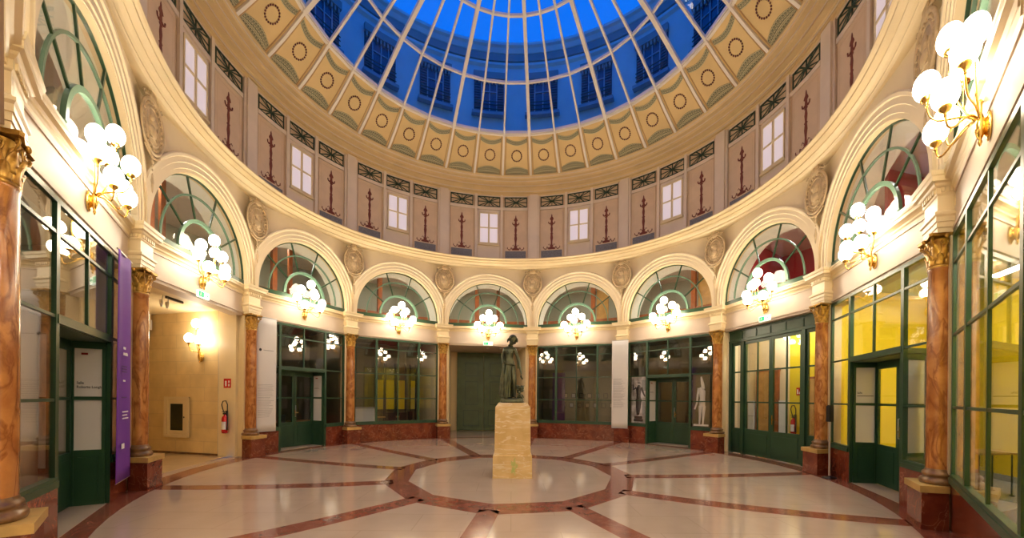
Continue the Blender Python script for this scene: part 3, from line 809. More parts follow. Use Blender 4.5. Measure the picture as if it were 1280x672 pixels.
m=M().at(flat(7.62)); m.box(-.05,.9,-3.0,-2.9,4.4,6.6); m.build('wall_mezzanine_panel',WHITEW,kind='structure')
for k in (1,3,5): 
    m=M().at(flat(k+.02)); m.box(-.05,.05,-3.95,-1.75,4.42,6.98); m.build('wall_mezzanine_partition',MEZW,kind='structure')
for k in range(0,10):
    f=cyl(k+.5,R0)
    T=thing('wooden_screen',f(0,-1,4.4),'red-brown timber screen behind the arched window '+SL[k%12],'wooden screen','timber screens behind the arched windows')
    if k in (7,8):
        m=M().at(f); m.box(-1.7,1.7,-2.2,-2.14,4.4,4.9,seg=5); m.build('parapet',WOOD,parent=T); continue
    m=M().at(f); m.box(-1.75,1.75,-.98,-.92,4.4,4.93,seg=5); m.build('parapet',WOOD,parent=T)
    m=M().at(f); t=-.45 if k<5 else .35; m.box(t,t+.15,-1.02,-.88,4.4,6.95); m.build('post',WOOD,parent=T)
    if k in (0,1,2,4): 
        m=M().at(f); m.box(t+.85,t+.97,-1.6,-1.5,4.4,6.95); m.build('rear_post',WOOD,parent=T)
    if k in (5,6):
        m=M().at(f); m.box(t+.18,t+.62,-1.1,-1.06,4.93,6.9); m.build('door_leaf',OAK,parent=T)
# mezzanine lamps
for k in range(0,10):
    f=flat(k+.5); T=thing('ceiling_lamp',f(0,-1.9,6.9),'square ceiling lamp behind the arched window '+SL[k%12],'ceiling light','mezzanine ceiling lamps')
    m=M().at(f); m.box(-.22,.22,-2.1,-1.66,6.93,6.995); m.build('lamp_housing',WHITEP,parent=T)
    m=M().at(f); m.box(-.2,.2,-2.08,-1.68,6.915,6.93); m.build('diffuser',LAMPM,parent=T)
# ================================================================== SHOPFRONTS
def bars_window(m,k,posts,z0,z1):
    pass
GZ=[.66,1.54,2.44,3.34,3.66]
def dado(k,segs):
    m=M().at(flat(k+.5,RP))
    for a,b in segs: m.box(a,b,-.16,.02,0,.60,seg=max(1,int((b-a)/.5)))
    m.build('baseboard_%s'%WORD[k],RED,kind='structure')
WORD={0:'near_left',1:'passage',2:'left',3:'centre_left',4:'door',5:'centre_right',6:'right_door',7:'french',8:'right',9:'near_right',10:'rear',11:'rear_left'}
wcount=[24]
def window_bay(k):
    wcount[0]+=1
    f=flat(k+.5,RP); T=thing('window_%d'%wcount[0],f(0,0,.6),kind='structure')
    m=M().at(f)
    e=1.63
    for a,b in ((-e-.12,-e+.04),(e-.04,e+.12)): m.box(a,b,-.045,.015,.60,3.72)
    mc=(-.83,.0,.83) if k!=9 else (-.85,.03,.97)
    for c in (mc[0],mc[2]): m.box(c-.038,c+.038,-.045,.02,.60,3.72)
    P=[-e+.05,*mc,e-.05]
    for a,b in zip(P[:-1],P[1:]):
        m.box(a,b,-.045,.02,3.66,3.72); m.box(a,b,-.07,.05,.60,.67); m.box(a,b,-.07,.035,.67,.71)
        for z in (1.54,2.44,3.34): m.box(a,b,-.022,.010,z-.016,z+.016)
    m.box(mc[1]-.017,mc[1]+.017,-.025,.012,.68,3.68)
    m.build('window_frame',GREEN,parent=T)
    m=M().at(f)
    for a,b in zip(P[:-1],P[1:]):
        for z0,z1 in zip(GZ[:-1],GZ[1:]): m.box(a+.02,b-.02,-.012,-.006,z0+.012,z1-.012)
    m.build('glass',GLASS,parent=T)
    dado(k,[(-1.70,1.70)])
    return T
def door_bay(k):
    wcount[0]+=1
    f=flat(k+.5,RP); T=thing('window_%d'%wcount[0],f(0,0,.6),kind='structure')
    e=1.63; m=M().at(f)
    for a,b in ((-e-.12,-e+.04),(e-.04,e+.12)): m.box(a,b,-.045,.015,.60,3.72)
    for c in (-.83,.83): m.box(c-.038,c+.038,-.06,.02,.0,3.72)
    P=[-e+.05,-.83,0,.83,e-.05]
    for i,(a,b) in enumerate(zip(P[:-1],P[1:])):
        m.box(a,b,-.045,.02,3.66,3.72)
        m.box(a,b,-.03,.015,3.34-.018,3.34+.018)
        if i in (0,3):
            m.box(a,b,-.07,.05,.60,.67); m.box(a,b,-.07,.035,.67,.71)
            for z in (1.54,2.44): m.box(a,b,-.022,.010,z-.016,z+.016)
        else: m.box(a,b,-.07,.03,2.37,2.47)
    m.box(-.017,.017,-.03,.015,2.45,3.68)
    m.build('window_frame',GREEN,parent=T)
    m=M().at(f)
    for i,(a,b) in enumerate(zip(P[:-1],P[1:])):
        for z0,z1 in zip(GZ[:-1],GZ[1:]):
            if i in (1,2) and z1<2.5: continue
            m.box(a+.02,b-.02,-.012,-.006,z0+.012,z1-.012)
    m.build('glass',GLASS,parent=T)
    dado(k,[(-1.70,-.80),(.80,1.70)])
    # recess: splayed flanks, soffit
    g=flat(k+.5,RP); DEP=-.52; DW=.725
    dn=[9]; D=thing('door_%d'%(k+1),g(0,DEP,0),kind='structure')
    m=M().at(g)
    sag=.045
    m.add([(-.86,-.03,2.36),(.86,-.03,2.36),(DW+.06,DEP-.04,2.36),(-DW-.06,DEP-.04,2.36),(-.86,-.03,2.44),(.86,-.03,2.44),(DW+.06,DEP-.04,2.44),(-DW-.06,DEP-.04,2.44)],[(0,1,2,3),(4,7,6,5),(0,4,5,1),(1,5,6,2),(2,6,7,3),(3,7,4,0)])
    m.build('recess_soffit',GREEND,parent=D)
    for s_ in (-1,1):
        A=Vector((s_*.80,-.05,0)); Bv=Vector((s_*DW,DEP,0)); L=(Bv-A).length; ang=math.atan2(Bv.y-A.y,Bv.x-A.x)
        h=comp(g,A.x,A.y,0,ang)
        m=M().at(h)
        m.box(0,.05,-.03,.03,0,2.36); m.box(L-.05,L,-.03,.03,0,2.36); m.box(.05,L-.05,-.03,.03,2.26,2.36)
        m.box(.05,L-.05,-.028,.028,1.52,1.57); m.box(.05,L-.05,-.025,.025,0,.80)
        m.box(.10,L-.10,-.033,.033,.12,.70)
        m.build('side_panel',GREEN,parent=D)
        m=M().at(h)
        for z0,z1 in ((.80,1.52),(1.57,2.26)): m.box(.05,L-.05,-.006,.006,z0,z1)
        m.build('white_side_sheet',WHITEP,parent=D)
        if s_==(1 if k<5 else -1):
            m=M().at(comp(h,0,.009 if 0 else 0,0)); 
            side=-1 if True else 1
            # writing faces the visitor: the sheet's room-side face
            dirn = -1 if s_==1 else 1
            def tf(a,b,c,h=h,L=L,dirn=dirn):
                # a runs left to right for the visitor
                return h((L-.06-a) if dirn<0 else (.06+a), -(.009+b) if s_==1 else (.009+b), c)
            m=M().at(tf)
            t1,t2=('Salle','Roberto Longhi') if k==0 else ('Salle','') if k==8 else ('','')
            if t1:
                m.text(t1,.055,.02,0,1.75)
                if t2: m.text(t2,.055,.02,0,1.69)
                else: m.box(.02,.34,0,.002,1.700,1.712)
            else:
                m.box(.03,.22,0,.002,1.86,1.867); m.box(.03,.25,0,.002,1.84,1.845)
            m.build('printed_text',TEXTK,parent=D)
            m=M().at(tf); m.box(.08,.17,0,.002,2.17,2.20)
            if k!=8: m.build('red_logo',TEXTR,parent=D)
    for s_ in (-1,1):
        h=comp(g,0,DEP,0); m=M().at(h)
        x0,x1=(0.004,DW) if s_>0 else (-DW,-.004)
        m.box(x0,x0+.075,-.025,.025,.02,2.36); m.box(x1-.075,x1,-.025,.025,.02,2.36)
        m.box(x0+.075,x1-.075,-.025,.025,2.22,2.36); m.box(x0+.075,x1-.075,-.025,.025,.02,.78); m.box(x0+.075,x1-.075,-.02,.02,1.52,1.56)
        m.box(x0+.13,x1-.13,-.032,.032,.12,.68)
        dl=m.build('door_leaf',GREEN,parent=D)
        m=M().at(h); m.box(x0+.075,x1-.075,-.005,.005,.78,1.52); m.box(x0+.075,x1-.075,-.005,.005,1.56,2.22); m.build('door_glass',GLASS,parent=dl)
        if s_>0:
            m=M().at(h); m.tube([(.045,.03,1.08),(.045,.07,1.08),(.13,.075,1.08)],.011,ns=8); m.box(.03,.06,.025,.032,.98,1.16); m.build('door_handle',BRASS,parent=dl)
            m=M().at(h); m.tube([(.04,.035,.95),(.04,.06,.95),(.04,.06,1.3),(.04,.035,1.3)],.008,ns=6); m.build('pull_bar',CHROME,parent=dl)
    return T
for k in (3,5,9): window_bay(k)
for k in (0,2,6,8): door_bay(k)
# ------------------------------------------------------------------ french doors, bay 7
f=flat(7.5,R0,0); T=thing('door_12',f(0,-.1,0),kind='structure')
N0=-.12
m=M().at(f)
m.box(-1.63,1.63,N0-.05,N0+.05,3.36,3.72); 
for a,b in ((-1.6,-1.08),(-1.04,-.52),(-.48,0),(.04,.52),(.56,1.06),(1.1,1.6)):
    m.box(a,b,N0+.05,N0+.062,3.42,3.62); m.box(a+.02,b-.02,N0+.062,N0+.066,3.44,3.60)
m.box(-1.63,1.63,N0-.05,N0+.08,3.66,3.72); m.box(-1.63,1.63,N0-.05,N0+.08,3.34,3.40)
for c in (-1.58,-1.06,1.06,1.58): m.box(c-.05,c+.05,N0-.05,N0+.07,0,3.38)
m.build('door_frame',GREEN,parent=T)
for nm,x0,x1,mid in (('sidelight',-1.53,-1.11,0),('door_leaf',-1.01,-.005,1),('door_leaf',.005,1.01,1),('sidelight',1.11,1.53,0)):
    m=M().at(f); s_=.07
    m.box(x0,x0+s_,N0-.03,N0+.03,.02,3.34); m.box(x1-s_,x1,N0-.03,N0+.03,.02,3.34); m.box(x0,x1,N0-.03,N0+.03,3.25,3.34); m.box(x0,x1,N0-.03,N0+.03,.02,.76)
    m.box(x0+.12,x1-.12,N0+.03,N0+.04,.14,.64)
    for z in (1.54,2.44): m.box(x0+s_,x1-s_,N0-.02,N0+.02,z-.02,z+.02)
    if mid: m.box((x0+x1)/2-.018,(x0+x1)/2+.018,N0-.02,N0+.02,.76,3.25)
    L_=m.build(nm,GREEN,parent=T)
    m=M().at(f); m.box(x0+s_,x1-s_,N0-.005,N0+.005,.76,3.25); m.build('door_glass',GLASS,parent=L_)
    if mid and x0>0:
        m=M().at(f); m.box(.03,.06,N0+.03,N0+.037,.95,1.2); m.tube([(.045,N0+.03,1.08),(.045,N0+.08,1.08),(.14,N0+.085,1.08)],.011,ns=8); m.build('door_handle',BRASS,parent=L_)
m=M().at(f)
for s_ in (-1,1): m.box(min(s_*1.63,s_*1.72),max(s_*1.63,s_*1.72),-.42,.0,0,3.74)
m.build('wall_french_door_reveal',CREAM,kind='structure')
# ------------------------------------------------------------------ passage with the big green door, bay 4
f=flat(4.5)
m=M().at(f)
for s_ in (-1,1): m.box(min(s_*1.58,s_*1.72),max(s_*1.58,s_*1.72),-2.75,-.02,0,3.86,seg=1)
m.box(-1.72,1.72,-2.95,-2.72,0,3.86)
m.build('wall_door_passage',PIER,kind='structure')
m=M().at(f); m.box(-1.75,1.75,-2.95,-.28,3.80,3.90); m.build('ceiling_door_passage',FRIEZE,kind='structure')
m=M().at(f)
for s_ in (-1,1): m.box(min(s_*1.54,s_*1.59),max(s_*1.54,s_*1.59),-2.7,-.3,0,.28)
m.build('baseboard_door_passage',RED,kind='structure')
T=thing('door_5',f(0,-2.68,0),kind='structure'); N0=-2.68
m=M().at(f); m.box(-1.28,-1.18,N0-.05,N0+.06,0,3.72); m.box(1.18,1.28,N0-.05,N0+.06,0,3.72); m.box(-1.28,1.28,N0-.05,N0+.06,3.62,3.76); m.build('door_frame',GREEND,parent=T)
for s_ in (-1,1):
    m=M().at(f); x0,x1=(.008,1.18) if s_>0 else (-1.18,-.008)
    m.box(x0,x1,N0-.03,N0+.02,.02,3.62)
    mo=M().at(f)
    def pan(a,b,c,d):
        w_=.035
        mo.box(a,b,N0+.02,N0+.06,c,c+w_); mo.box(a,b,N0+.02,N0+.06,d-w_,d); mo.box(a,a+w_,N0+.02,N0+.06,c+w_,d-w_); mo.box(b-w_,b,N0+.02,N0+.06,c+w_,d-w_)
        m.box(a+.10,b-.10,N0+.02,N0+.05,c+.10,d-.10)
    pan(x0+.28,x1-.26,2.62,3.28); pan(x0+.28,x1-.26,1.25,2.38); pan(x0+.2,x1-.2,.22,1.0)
    L_=m.build('door_leaf',GREEND,parent=T); mo.build('panel_moulding_shade',GREEN,parent=L_)  # moulding in darker green, groove shade put into its colour
    m=M().at(f); m.sphere((x0+.58,N0+.05,1.55),.022,8,6)
    for zz in (2.48,1.9): m.sphere((x0+.1,N0+.03,zz),.015,6,4); m.sphere((x1-.1,N0+.03,zz),.015,6,4)
    m.build('door_stud',BLACKM,parent=L_)
for t in (.05,.62):
    T=thing('spot_lamp',f(t,-.9,3.75),'small round white ceiling spot in the green door passage, %s'%('left one' if t<.3 else 'right one beside the statue head'),'spotlight','ceiling spots before the green door')
    m=M().at(f); m.lathe([(.05,-.02),(.065,-.02),(.065,.05),(0,.05)],c=(t,-.9,3.75),ns=14); m.build('lamp_rim',WHITEP,parent=T)
    m=M().at(f); m.lathe([(.05,-.012),(0,-.018)],c=(t,-.9,3.75),ns=14); m.build('lamp_face',SPOTL,parent=T)
# ------------------------------------------------------------------ open stone passage, bay 1
f=flat(1.5)
m=M().at(f); m.box(1.62,1.80,-7.0,-.62,0,3.86); m.box(1.66,1.80,-.62,-.60,0,3.86); m.build('wall_passage_stone',STONEW,kind='structure')
m=M().at(f); m.box(-1.80,-1.62,-7,-.05,0,3.86); m.build('wall_passage_left',STONEW,kind='structure')
m=M().at(f); m.box(-1.8,1.8,-7.15,-7.0,0,3.86); m.build('wall_passage_end',STONEW,kind='structure')
m=M().at(f); m.box(1.58,1.80,-.58,-.05,0,3.86); m.build('wall_passage_pier',PIER,kind='structure')
m=M().at(f); m.box(1.60,1.64,-.605,-.575,0,3.86); m.build('trim_expansion_joint',FACD,kind='structure')
m=M().at(f); m.box(-1.8,1.8,-7.1,-.28,3.84,3.92); m.build('ceiling_passage',PIER,kind='structure')
m=M().at(f); m.box(-1.62,1.62,-3.2,-2.9,3.62,3.84); m.build('trim_passage_beam',PIER,kind='structure')
m=M().at(f); m.box(1.59,1.62,-7.0,-.62,0,.05); m.build('trim_passage_skirting',MBASE,kind='structure')
# hatch
def wallR(n,z):      # on the stone wall of the passage: a runs towards the hall, b out of the wall
    return lambda a,b,c: f(1.62-b,n+a,z+c)
h=wallR(-1.95,1.0)
T=thing('wall_cabinet',h(0,0,0-.3),'cream framed wall cabinet with dark glass door low in the stone passage wall','cabinet')
m=M().at(h)
for a,b,c,d in ((-.42,-.32,-.55,.55),(.32,.42,-.55,.55),(-.42,.42,.47,.55),(-.42,.42,-.55,-.47)): m.box(a,b,.0,.05,c,d)
m.build('frame',PIER,parent=T)
m=M().at(h)
for a,b,c,d in ((-.31,-.22,-.46,.46),(.22,.31,-.46,.46),(-.31,.31,.36,.46),(-.31,.31,-.46,-.36)): m.box(a,b,.0,.035,c,d)
dr=m.build('cabinet_door',PIER,parent=T)
m=M().at(h); m.box(-.22,.22,.004,.012,-.36,.36); m.build('dark_pane',mat('dark_olive_glass',(.03,.035,.015),.2),parent=dr)
m=M().at(h); m.sphere((.265,.045,0),.02,8,6); m.build('knob',BLACKM,parent=dr)
# speaker box and camera on the ceiling
h=wallR(-2.95,3.55); m=M().at(h); m.box(-.09,.09,0,.16,-.16,.12); m.box(-.07,.07,.16,.17,-.14,.10); o=m.build('loudspeaker',WHITEP,origin=h(0,0,-.15),label='small white wall loudspeaker high in the stone passage under the beam',cat='loudspeaker')
T=thing('track_spotlight',f(.3,-.9,3.84),'black track spotlight hanging from the ceiling of the stone passage','spotlight')
m=M().at(f); m.box(.05,.60,-.93,-.88,3.79,3.84); m.build('track',BLACKM,parent=T)
for t in (-.02,.16): 
    m=M().at(f); m.tube([(t,-.93,3.83),(t,-.95,3.72)],.012,ns=6); m.lathe([(.0,-.09),(.03,-.09),(.045,.0),(.045,.05),(0,.06)],c=(t,-.97,3.68),ns=10); m.build('lamp_head',CHROME if t<0 else WHITEP,parent=T)
# red sign + extinguisher on the pier
h=lambda a,b,c: f(1.58-b,-.30+a,c)
T=thing('fire_sign',h(0,0,1.9),'small red square fire extinguisher sign on the pier of the stone passage','sign')
m=M().at(h); m.box(-.11,.11,.0,.008,1.80,2.04); m.build('board',REDP,parent=T)
m=M().at(h); m.box(-.07,-.02,.008,.010,1.84,1.98); m.box(.03,.07,.008,.010,1.84,1.90); m.box(.03,.07,.008,.010,1.93,1.99); m.build('pictogram',TEXTW,parent=T)
def extinguisher(h,label,sc_=1.0):
    T=thing('fire_extinguisher',h(0,.1,.60),label,'fire extinguisher')
    m=M().at(h); m.lathe([(0,.62),(.07,.62),(.082,.65),(.082,.98),(.07,1.04),(.03,1.08),(.025,1.12),(0,1.12)],c=(0,.10,0),ns=18); m.build('cylinder_body',REDP,parent=T)
    m=M().at(h); m.lathe([(.0835,.72),(.0835,.92)],c=(0,.10,0),ns=18,a0=.6,a1=2.6); m.build('label_sticker',TEXTW,parent=T)
    m=M().at(h); m.box(-.02,.02,.05,.16,1.11,1.15); m.box(-.015,.015,.05,.20,1.17,1.19); m.build('valve',BLACKM,parent=T)
    m=M().at(h); m.tube([(0,.12,1.14),(-.05,.12,1.25),(-.09,.11,1.36),(-.06,.10,1.45),(.02,.09,1.46),(.07,.09,1.36),(.075,.10,1.2),(.09,.11,1.05),(.095,.12,.85)],.014,ns=7); m.tube([(.095,.12,.87),(.1,.13,.70)],[.016,.028],ns=8); m.build('hose',BLACK,parent=T)
    m=M().at(h); m.box(-.03,.03,0,.03,.85,1.2); m.build('bracket',BLACKM,parent=T)
extinguisher(h,'red fire extinguisher with black hose on the pier of the stone passage')
# ================================================================== ENTRANCE HALL BEHIND THE VIEWER
m=M(); m.box(-4.6,3.1,-6,2.9,-.12,-.004); m.build('floor_entrance',TERR,kind='structure')
m=M(); m.box(-4.6,-4.4,-6,2.85,0,4.2); m.box(2.95,3.15,-6,1.65,0,4.2); m.box(-4.6,3.15,-6.2,-6,0,4.2); m.build('wall_entrance',CREAM,kind='structure')
m=M(); m.box(-4.6,3.15,-6.2,.2,4.2,4.3); m.build('ceiling_entrance',CREAM,kind='structure')
for i,(x,y) in enumerate(((-2.6,-1.5),(1.2,-1.5),(-.8,-4))):  # lamps added out of view as fill light on the front surfaces
    T=thing('ceiling_lamp',(x,y,4.1),'round white fill lamp added behind the viewer, %s'%('left','right','rear')[i],'ceiling light')
    m=M(); m.lathe([(0,4.19),(.30,4.19),(.30,4.16),(0,4.16)],c=(x,y,0)); m.build('lamp_housing',WHITEP,parent=T)
    m=M(); m.lathe([(.28,4.16),(.24,4.09),(.12,4.05),(0,4.04)],c=(x,y,0)); m.build('diffuser',LAMPM,parent=T)
# ================================================================== SCONCES
GL=[(0,.34,.89),(-.23,.18,.72),(.23,.18,.72),(-.45,.30,.42),(.45,.30,.42),(0,.54,.52),(-.27,.42,.22),(.27,.42,.22)]
def sconce(f,label,globes,group,s=1.0,name='wall_lamp'):
    T=thing(name,f(0,0,0),label,'wall lamp',group)
    m=M().at(f)
    m.lathe([(.0,0),(.055,.0),(.06,.012),(.045,.03),(.03,.05),(0,.055)],ns=14)  # rosette lying, turned below
    m2=M().at(lambda a,b,c: f(a,c+.0,b)); m2.lathe([(0,0),(.075,.0),(.085,.015),(.06,.035),(.035,.06),(.02,.08),(0,.085)],ns=16,sy=1.6)
    m2.build('backplate',BRASS,parent=T)
    m=M().at(f); m.lathe([(0,-.17),(.012,-.16),(.022,-.13),(.012,-.11),(.03,-.08),(.045,-.03),(.05,.03),(.035,.08),(.02,.12),(.018,.20),(.028,.22),(.012,.25),(0,.26)],c=(0,.085,0),ns=12); m.build('boss',BRASS,parent=T)
    for i,(x,n,z) in enumerate(globes):
        zc=z-.155
        m=M().at(f); a=Vector((x,n-.085,0)); L=a.length; d=a/L if L>1e-6 else Vector((0,1,0))
        P=[]
        p0=Vector((0,.085,.04)); p3=Vector((x,n,zc))
        low=z<.6; c1=p0+(Vector((d.x*.35*L,d.y*.35*L,.22)) if low else Vector((d.x*.6*L,d.y*.6*L,.10))); c2=p3+(Vector((-d.x*.02,-d.y*.02,-.36)) if low else Vector((d.x*.04,d.y*.04,-.30)))
        for j in range(13):
            u=j/12; P.append(tuple(p0*(1-u)**3+c1*3*u*(1-u)**2+c2*3*u*u*(1-u)+p3*u**3))
        m.tube(P,.011,ns=7)
        m.lathe([(.011,-.04),(.02,-.035),(.012,-.02),(.022,.0),(.05,.015),(.062,.035),(.060,.045),(0,.045)],c=(x,n,zc),ns=12)
        ar=m.build('arm',BRASS,parent=T)
        m=M().at(f); m.sphere((x,n,z),.125,18,12); m.build('globe',GLOBE,parent=ar)
for k in range(12):
    sconce(flat(k+.5,6.89,4.07),'gilt wall lamp with eight glowing globes '+SL[k],GL,'eight-globe gilt wall lamps')
h0=wallR(-2.05+1.0-.0,2.55)
hs=lambda a,b,c: f(1.62-b,-1.15+a,2.62+c)
sconce(hs,'small gilt wall lamp with three glowing globes on the stone passage wall',[(-.02,.20,.86),(-.22,.24,.48),(.12,.26,.42)],None)
# exit signs
for k in (1,4,7):
    g=flat(k+.5,6.89); T=thing('exit_sign',g(0,.06,3.84),'small green and white running-man exit sign under the wall lamp '+{1:'over the stone passage',4:'over the green door',7:'over the green french doors'}[k],'exit sign','exit signs under the wall lamps')
    m=M().at(g); m.box(-.19,.19,.03,.08,3.72,3.86); m.build('sign_box',SWHITE,parent=T)
    m=M().at(g); m.box(-.17,.0,.08,.084,3.735,3.845); m.build('green_field',SEXIT,parent=T)
    m=M().at(g); m.sphere((-.10,.086,3.825),.010,6,4,(1,.3,1)); m.tube([(-.10,.086,3.812),(-.11,.086,3.785),(-.14,.086,3.75)],.006,ns=4); m.tube([(-.11,.086,3.785),(-.085,.086,3.765),(-.08,.086,3.745)],.006,ns=4); m.tube([(-.13,.086,3.80),(-.10,.086,3.808),(-.075,.086,3.79)],.005,ns=4)
    m.mi=0; m.build('running_man',TEXTW,parent=T)
    m=M().at(g); m.tube([(.02,.085,3.79),(.13,.085,3.79)],.006,ns=4); m.tube([(.10,.085,3.815),(.14,.085,3.79),(.10,.085,3.765)],.006,ns=4); m.build('arrow',SEXIT,parent=T)
# ================================================================== BANNERS
def banner(f,w,z0,z1,matr,name,label,rows=16,wave=.0,n=0.0):
    T=thing(name,f(0,n,z0),label,'banner')
    m=M().at(f); m.grid(lambda u,v:((u-.5)*w,n+wave*math.sin(u*9+1)*v*1.0,z0+(z1-z0)*v),10,rows,thick=(0,.004,0)); m.build('banner_cloth',matr,parent=T)
    m=M().at(f); m.tube([(-w/2-.01,n,z1),(w/2+.01,n,z1)],.012,ns=8); m.build('top_rail',CHROME,parent=T)
    m=M().at(f); m.tube([(-w/2,n,z0+.005),(w/2,n,z0+.005)],.008,ns=8); m.build('bottom_rail',CHROME,parent=T)
    return T
g=flat(5.985,6.99); T=banner(g,.64,.50,3.80,WHITEP,'hanging_banner','tall white printed banner hanging in place of a column right of the statue',n=.14)
m=M().at(g)
random.seed(3)
z=2.35
while z>1.25:
    m.box(-.26,-.26+random.uniform(.3,.5),.145,.147,z,z+.012); z-=random.choice((.03,.03,.045))
m.build('printed_lines',TEXTG,parent=T)
g=flat(2.5,RP,0,0,-1.32); T=banner(g,.62,.61,3.76,WHITEP,'hanging_banner','tall white printed banner beside the column with the fire extinguisher',n=.10)
m=M().at(g); m.box(-.29,.29,.104,.105,2.0,2.004) if 0 else None
z=1.9
while z>1.0:
    m.box(-.26,-.26+random.uniform(.35,.5),.105,.107,z,z+.010); z-=random.choice((.035,.035,.05))
m.box(-.10,.22,.105,.107,2.845,2.865); m.build('printed_lines',TEXTG,parent=T)
m=M().at(g); m.sphere((-.19,.105,2.86),.04,10,6,(1,.1,1)); m.build('round_emblem',TEXTK,parent=T)
m=M().at(g); m.box(-.345,-.315,.02,.10,.58,3.76); m.build('mounting_frame',BLACKM,parent=T)
g=flat(.5,RP,0,0,1.06); T=banner(g,.66,.28,3.74,PURPLE,'hanging_banner','tall purple banner with small white writing hanging beside the nearest left shopfront',wave=.018,n=.12)
m=M().at(g)
for t,z,w_,h_ in ((-.12,2.29,.12,.045),(-.12,2.20,.20,.05),(-.12,1.80,.10,.03),(-.14,1.33,.26,.022),(-.14,1.28,.22,.022),(-.14,1.23,.28,.022)):
    q=t
    while q<t+w_-.01:
        ww=random.uniform(.018,.035); m.box(q,min(q+ww,t+w_),.148,.151,z,z+h_*random.uniform(.75,1)); q+=ww+.008
m.box(-.17,-.04,.148,.151,.78,.86)
m.build('white_writing',TEXTW,parent=T)
m=M().at(g)
for z in (2.02,1.98,1.94,1.55): m.box(-.17,.05,.148,.151,z,z+.02)
m.build('dark_writing',PURPD,parent=T)
# ================================================================== POSTERS, bay 6
def silhouette(m,shapes,n0,n1):
    for s_ in shapes: m.prism(s_,n0,n1)
g=flat(6.5); c=-1.235
def curv(k,t):  # flat frame on the wall curve at arc position t
    return flat(k,RP,0,0,t)
g=curv(6.5,-1.20)
T=thing('statue_photograph',g(0,-.03,.72),'photograph of a dark bronze nude statue, beside the tall white banner','poster','statue photographs in the sidelights')
m=M().at(g); m.box(-.30,.30,-.05,-.04,.72,2.42); m.build('sheet',PHBG,parent=T)
def fig(m,g,parts,n=-.038):
    m.at(g)
    for p in parts:
        pts=p[0]; w=p[1]
        m.tube([(a,n,b) for a,b in pts],w,ns=6)
sq=lambda f_:(lambda a,b,c:f_(a,-.038+(b+.038)*.04,c))
m=M(); fig(m,sq(g),[([(.02,2.18),(.02,2.22)],[.075,.06]),([(.02,2.12),(.0,1.95),(.0,1.75),(.0,1.6)],[.05,.13,.10,.11]),([(-.05,1.6),(-.06,1.3),(-.04,1.0)],[.085,.06,.04]),([(.06,1.6),(.05,1.3),(0,1.02)],[.085,.06,.04]),([(-.1,2.03),(-.22,1.95),(-.24,2.15)],[.05,.04,.035]),([(.12,2.03),(.19,1.85),(.27,1.70)],[.05,.04,.03]),([(-.24,2.35),(-.24,1.7)],[.012,.012]),([(-.17,.92),(.17,.92)],[.06,.06]),([(-.2,.82),(.2,.82)],[.05,.05])])
m.build('printed_figure',GREYB,parent=T)
m=M().at(g); m.box(.13,.30,-.0399,-.0385,1.9,2.3); m.box(.16,.28,-.0399,-.038,1.0,1.5); m.build('printed_background_blocks',FACD,parent=T)
g=curv(6.5,1.20)
T=thing('statue_photograph',g(0,-.03,.72),'photograph of a pale marble nude from behind, right of the shop door','poster','statue photographs in the sidelights')
m=M().at(g); m.box(-.30,.30,-.05,-.04,.72,2.42); m.build('sheet',BROWNBG,parent=T)
m=M(); fig(m,sq(g),[([(.0,2.35),(.05,2.1),(.07,1.95)],[.03,.07,.07]),([(-.03,2.0),(.04,1.85),(.05,1.65),(.04,1.5),(.04,1.38)],[.09,.13,.10,.12,.12]),([(-.02,1.4),(-.03,1.1),(-.05,.80)],[.075,.05,.03]),([(.10,1.4),(.09,1.1),(.07,.80)],[.075,.05,.03]),([(-.08,1.98),(-.12,1.75),(-.14,1.5),(-.22,1.28)],[.05,.04,.035,.03])])
m.box(-.26,.26,-.0395,-.037,.74,.80)
m.build('printed_figure',MARBLEPH,parent=T)
# ================================================================== ROOMS BEHIND THE GLASS
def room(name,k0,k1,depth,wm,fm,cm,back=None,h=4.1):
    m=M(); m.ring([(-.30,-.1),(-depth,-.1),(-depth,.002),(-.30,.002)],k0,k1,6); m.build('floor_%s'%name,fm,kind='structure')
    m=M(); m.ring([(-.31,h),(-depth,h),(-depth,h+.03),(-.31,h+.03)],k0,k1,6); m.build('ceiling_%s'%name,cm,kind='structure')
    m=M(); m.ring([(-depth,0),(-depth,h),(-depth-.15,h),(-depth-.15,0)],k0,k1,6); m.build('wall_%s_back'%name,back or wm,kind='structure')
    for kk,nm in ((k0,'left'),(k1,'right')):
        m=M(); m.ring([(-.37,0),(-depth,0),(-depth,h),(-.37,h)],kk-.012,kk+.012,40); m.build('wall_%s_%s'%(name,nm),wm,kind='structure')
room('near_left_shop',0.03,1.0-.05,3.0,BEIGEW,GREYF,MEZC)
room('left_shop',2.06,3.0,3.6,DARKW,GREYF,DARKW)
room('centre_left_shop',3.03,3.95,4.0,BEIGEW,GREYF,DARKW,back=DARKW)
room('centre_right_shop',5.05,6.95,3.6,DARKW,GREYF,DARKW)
room('right_shop',8.03,10.0,3.6,YELLOW,GREYF,WHITEW)
room('french_door_hall',7.04,7.97,4.0,BEIGEW,GREYF,PIER,back=YELLOW)
LAMPS=[(.5,-1.6,3,''),(3.5,-.62,0,''),(8.5,-.62,0,''),(8.51,-2.8,0,''),(9.5,-.62,0,''),(9.51,-2.8,0,''),(7.5,-.8,0,'')]
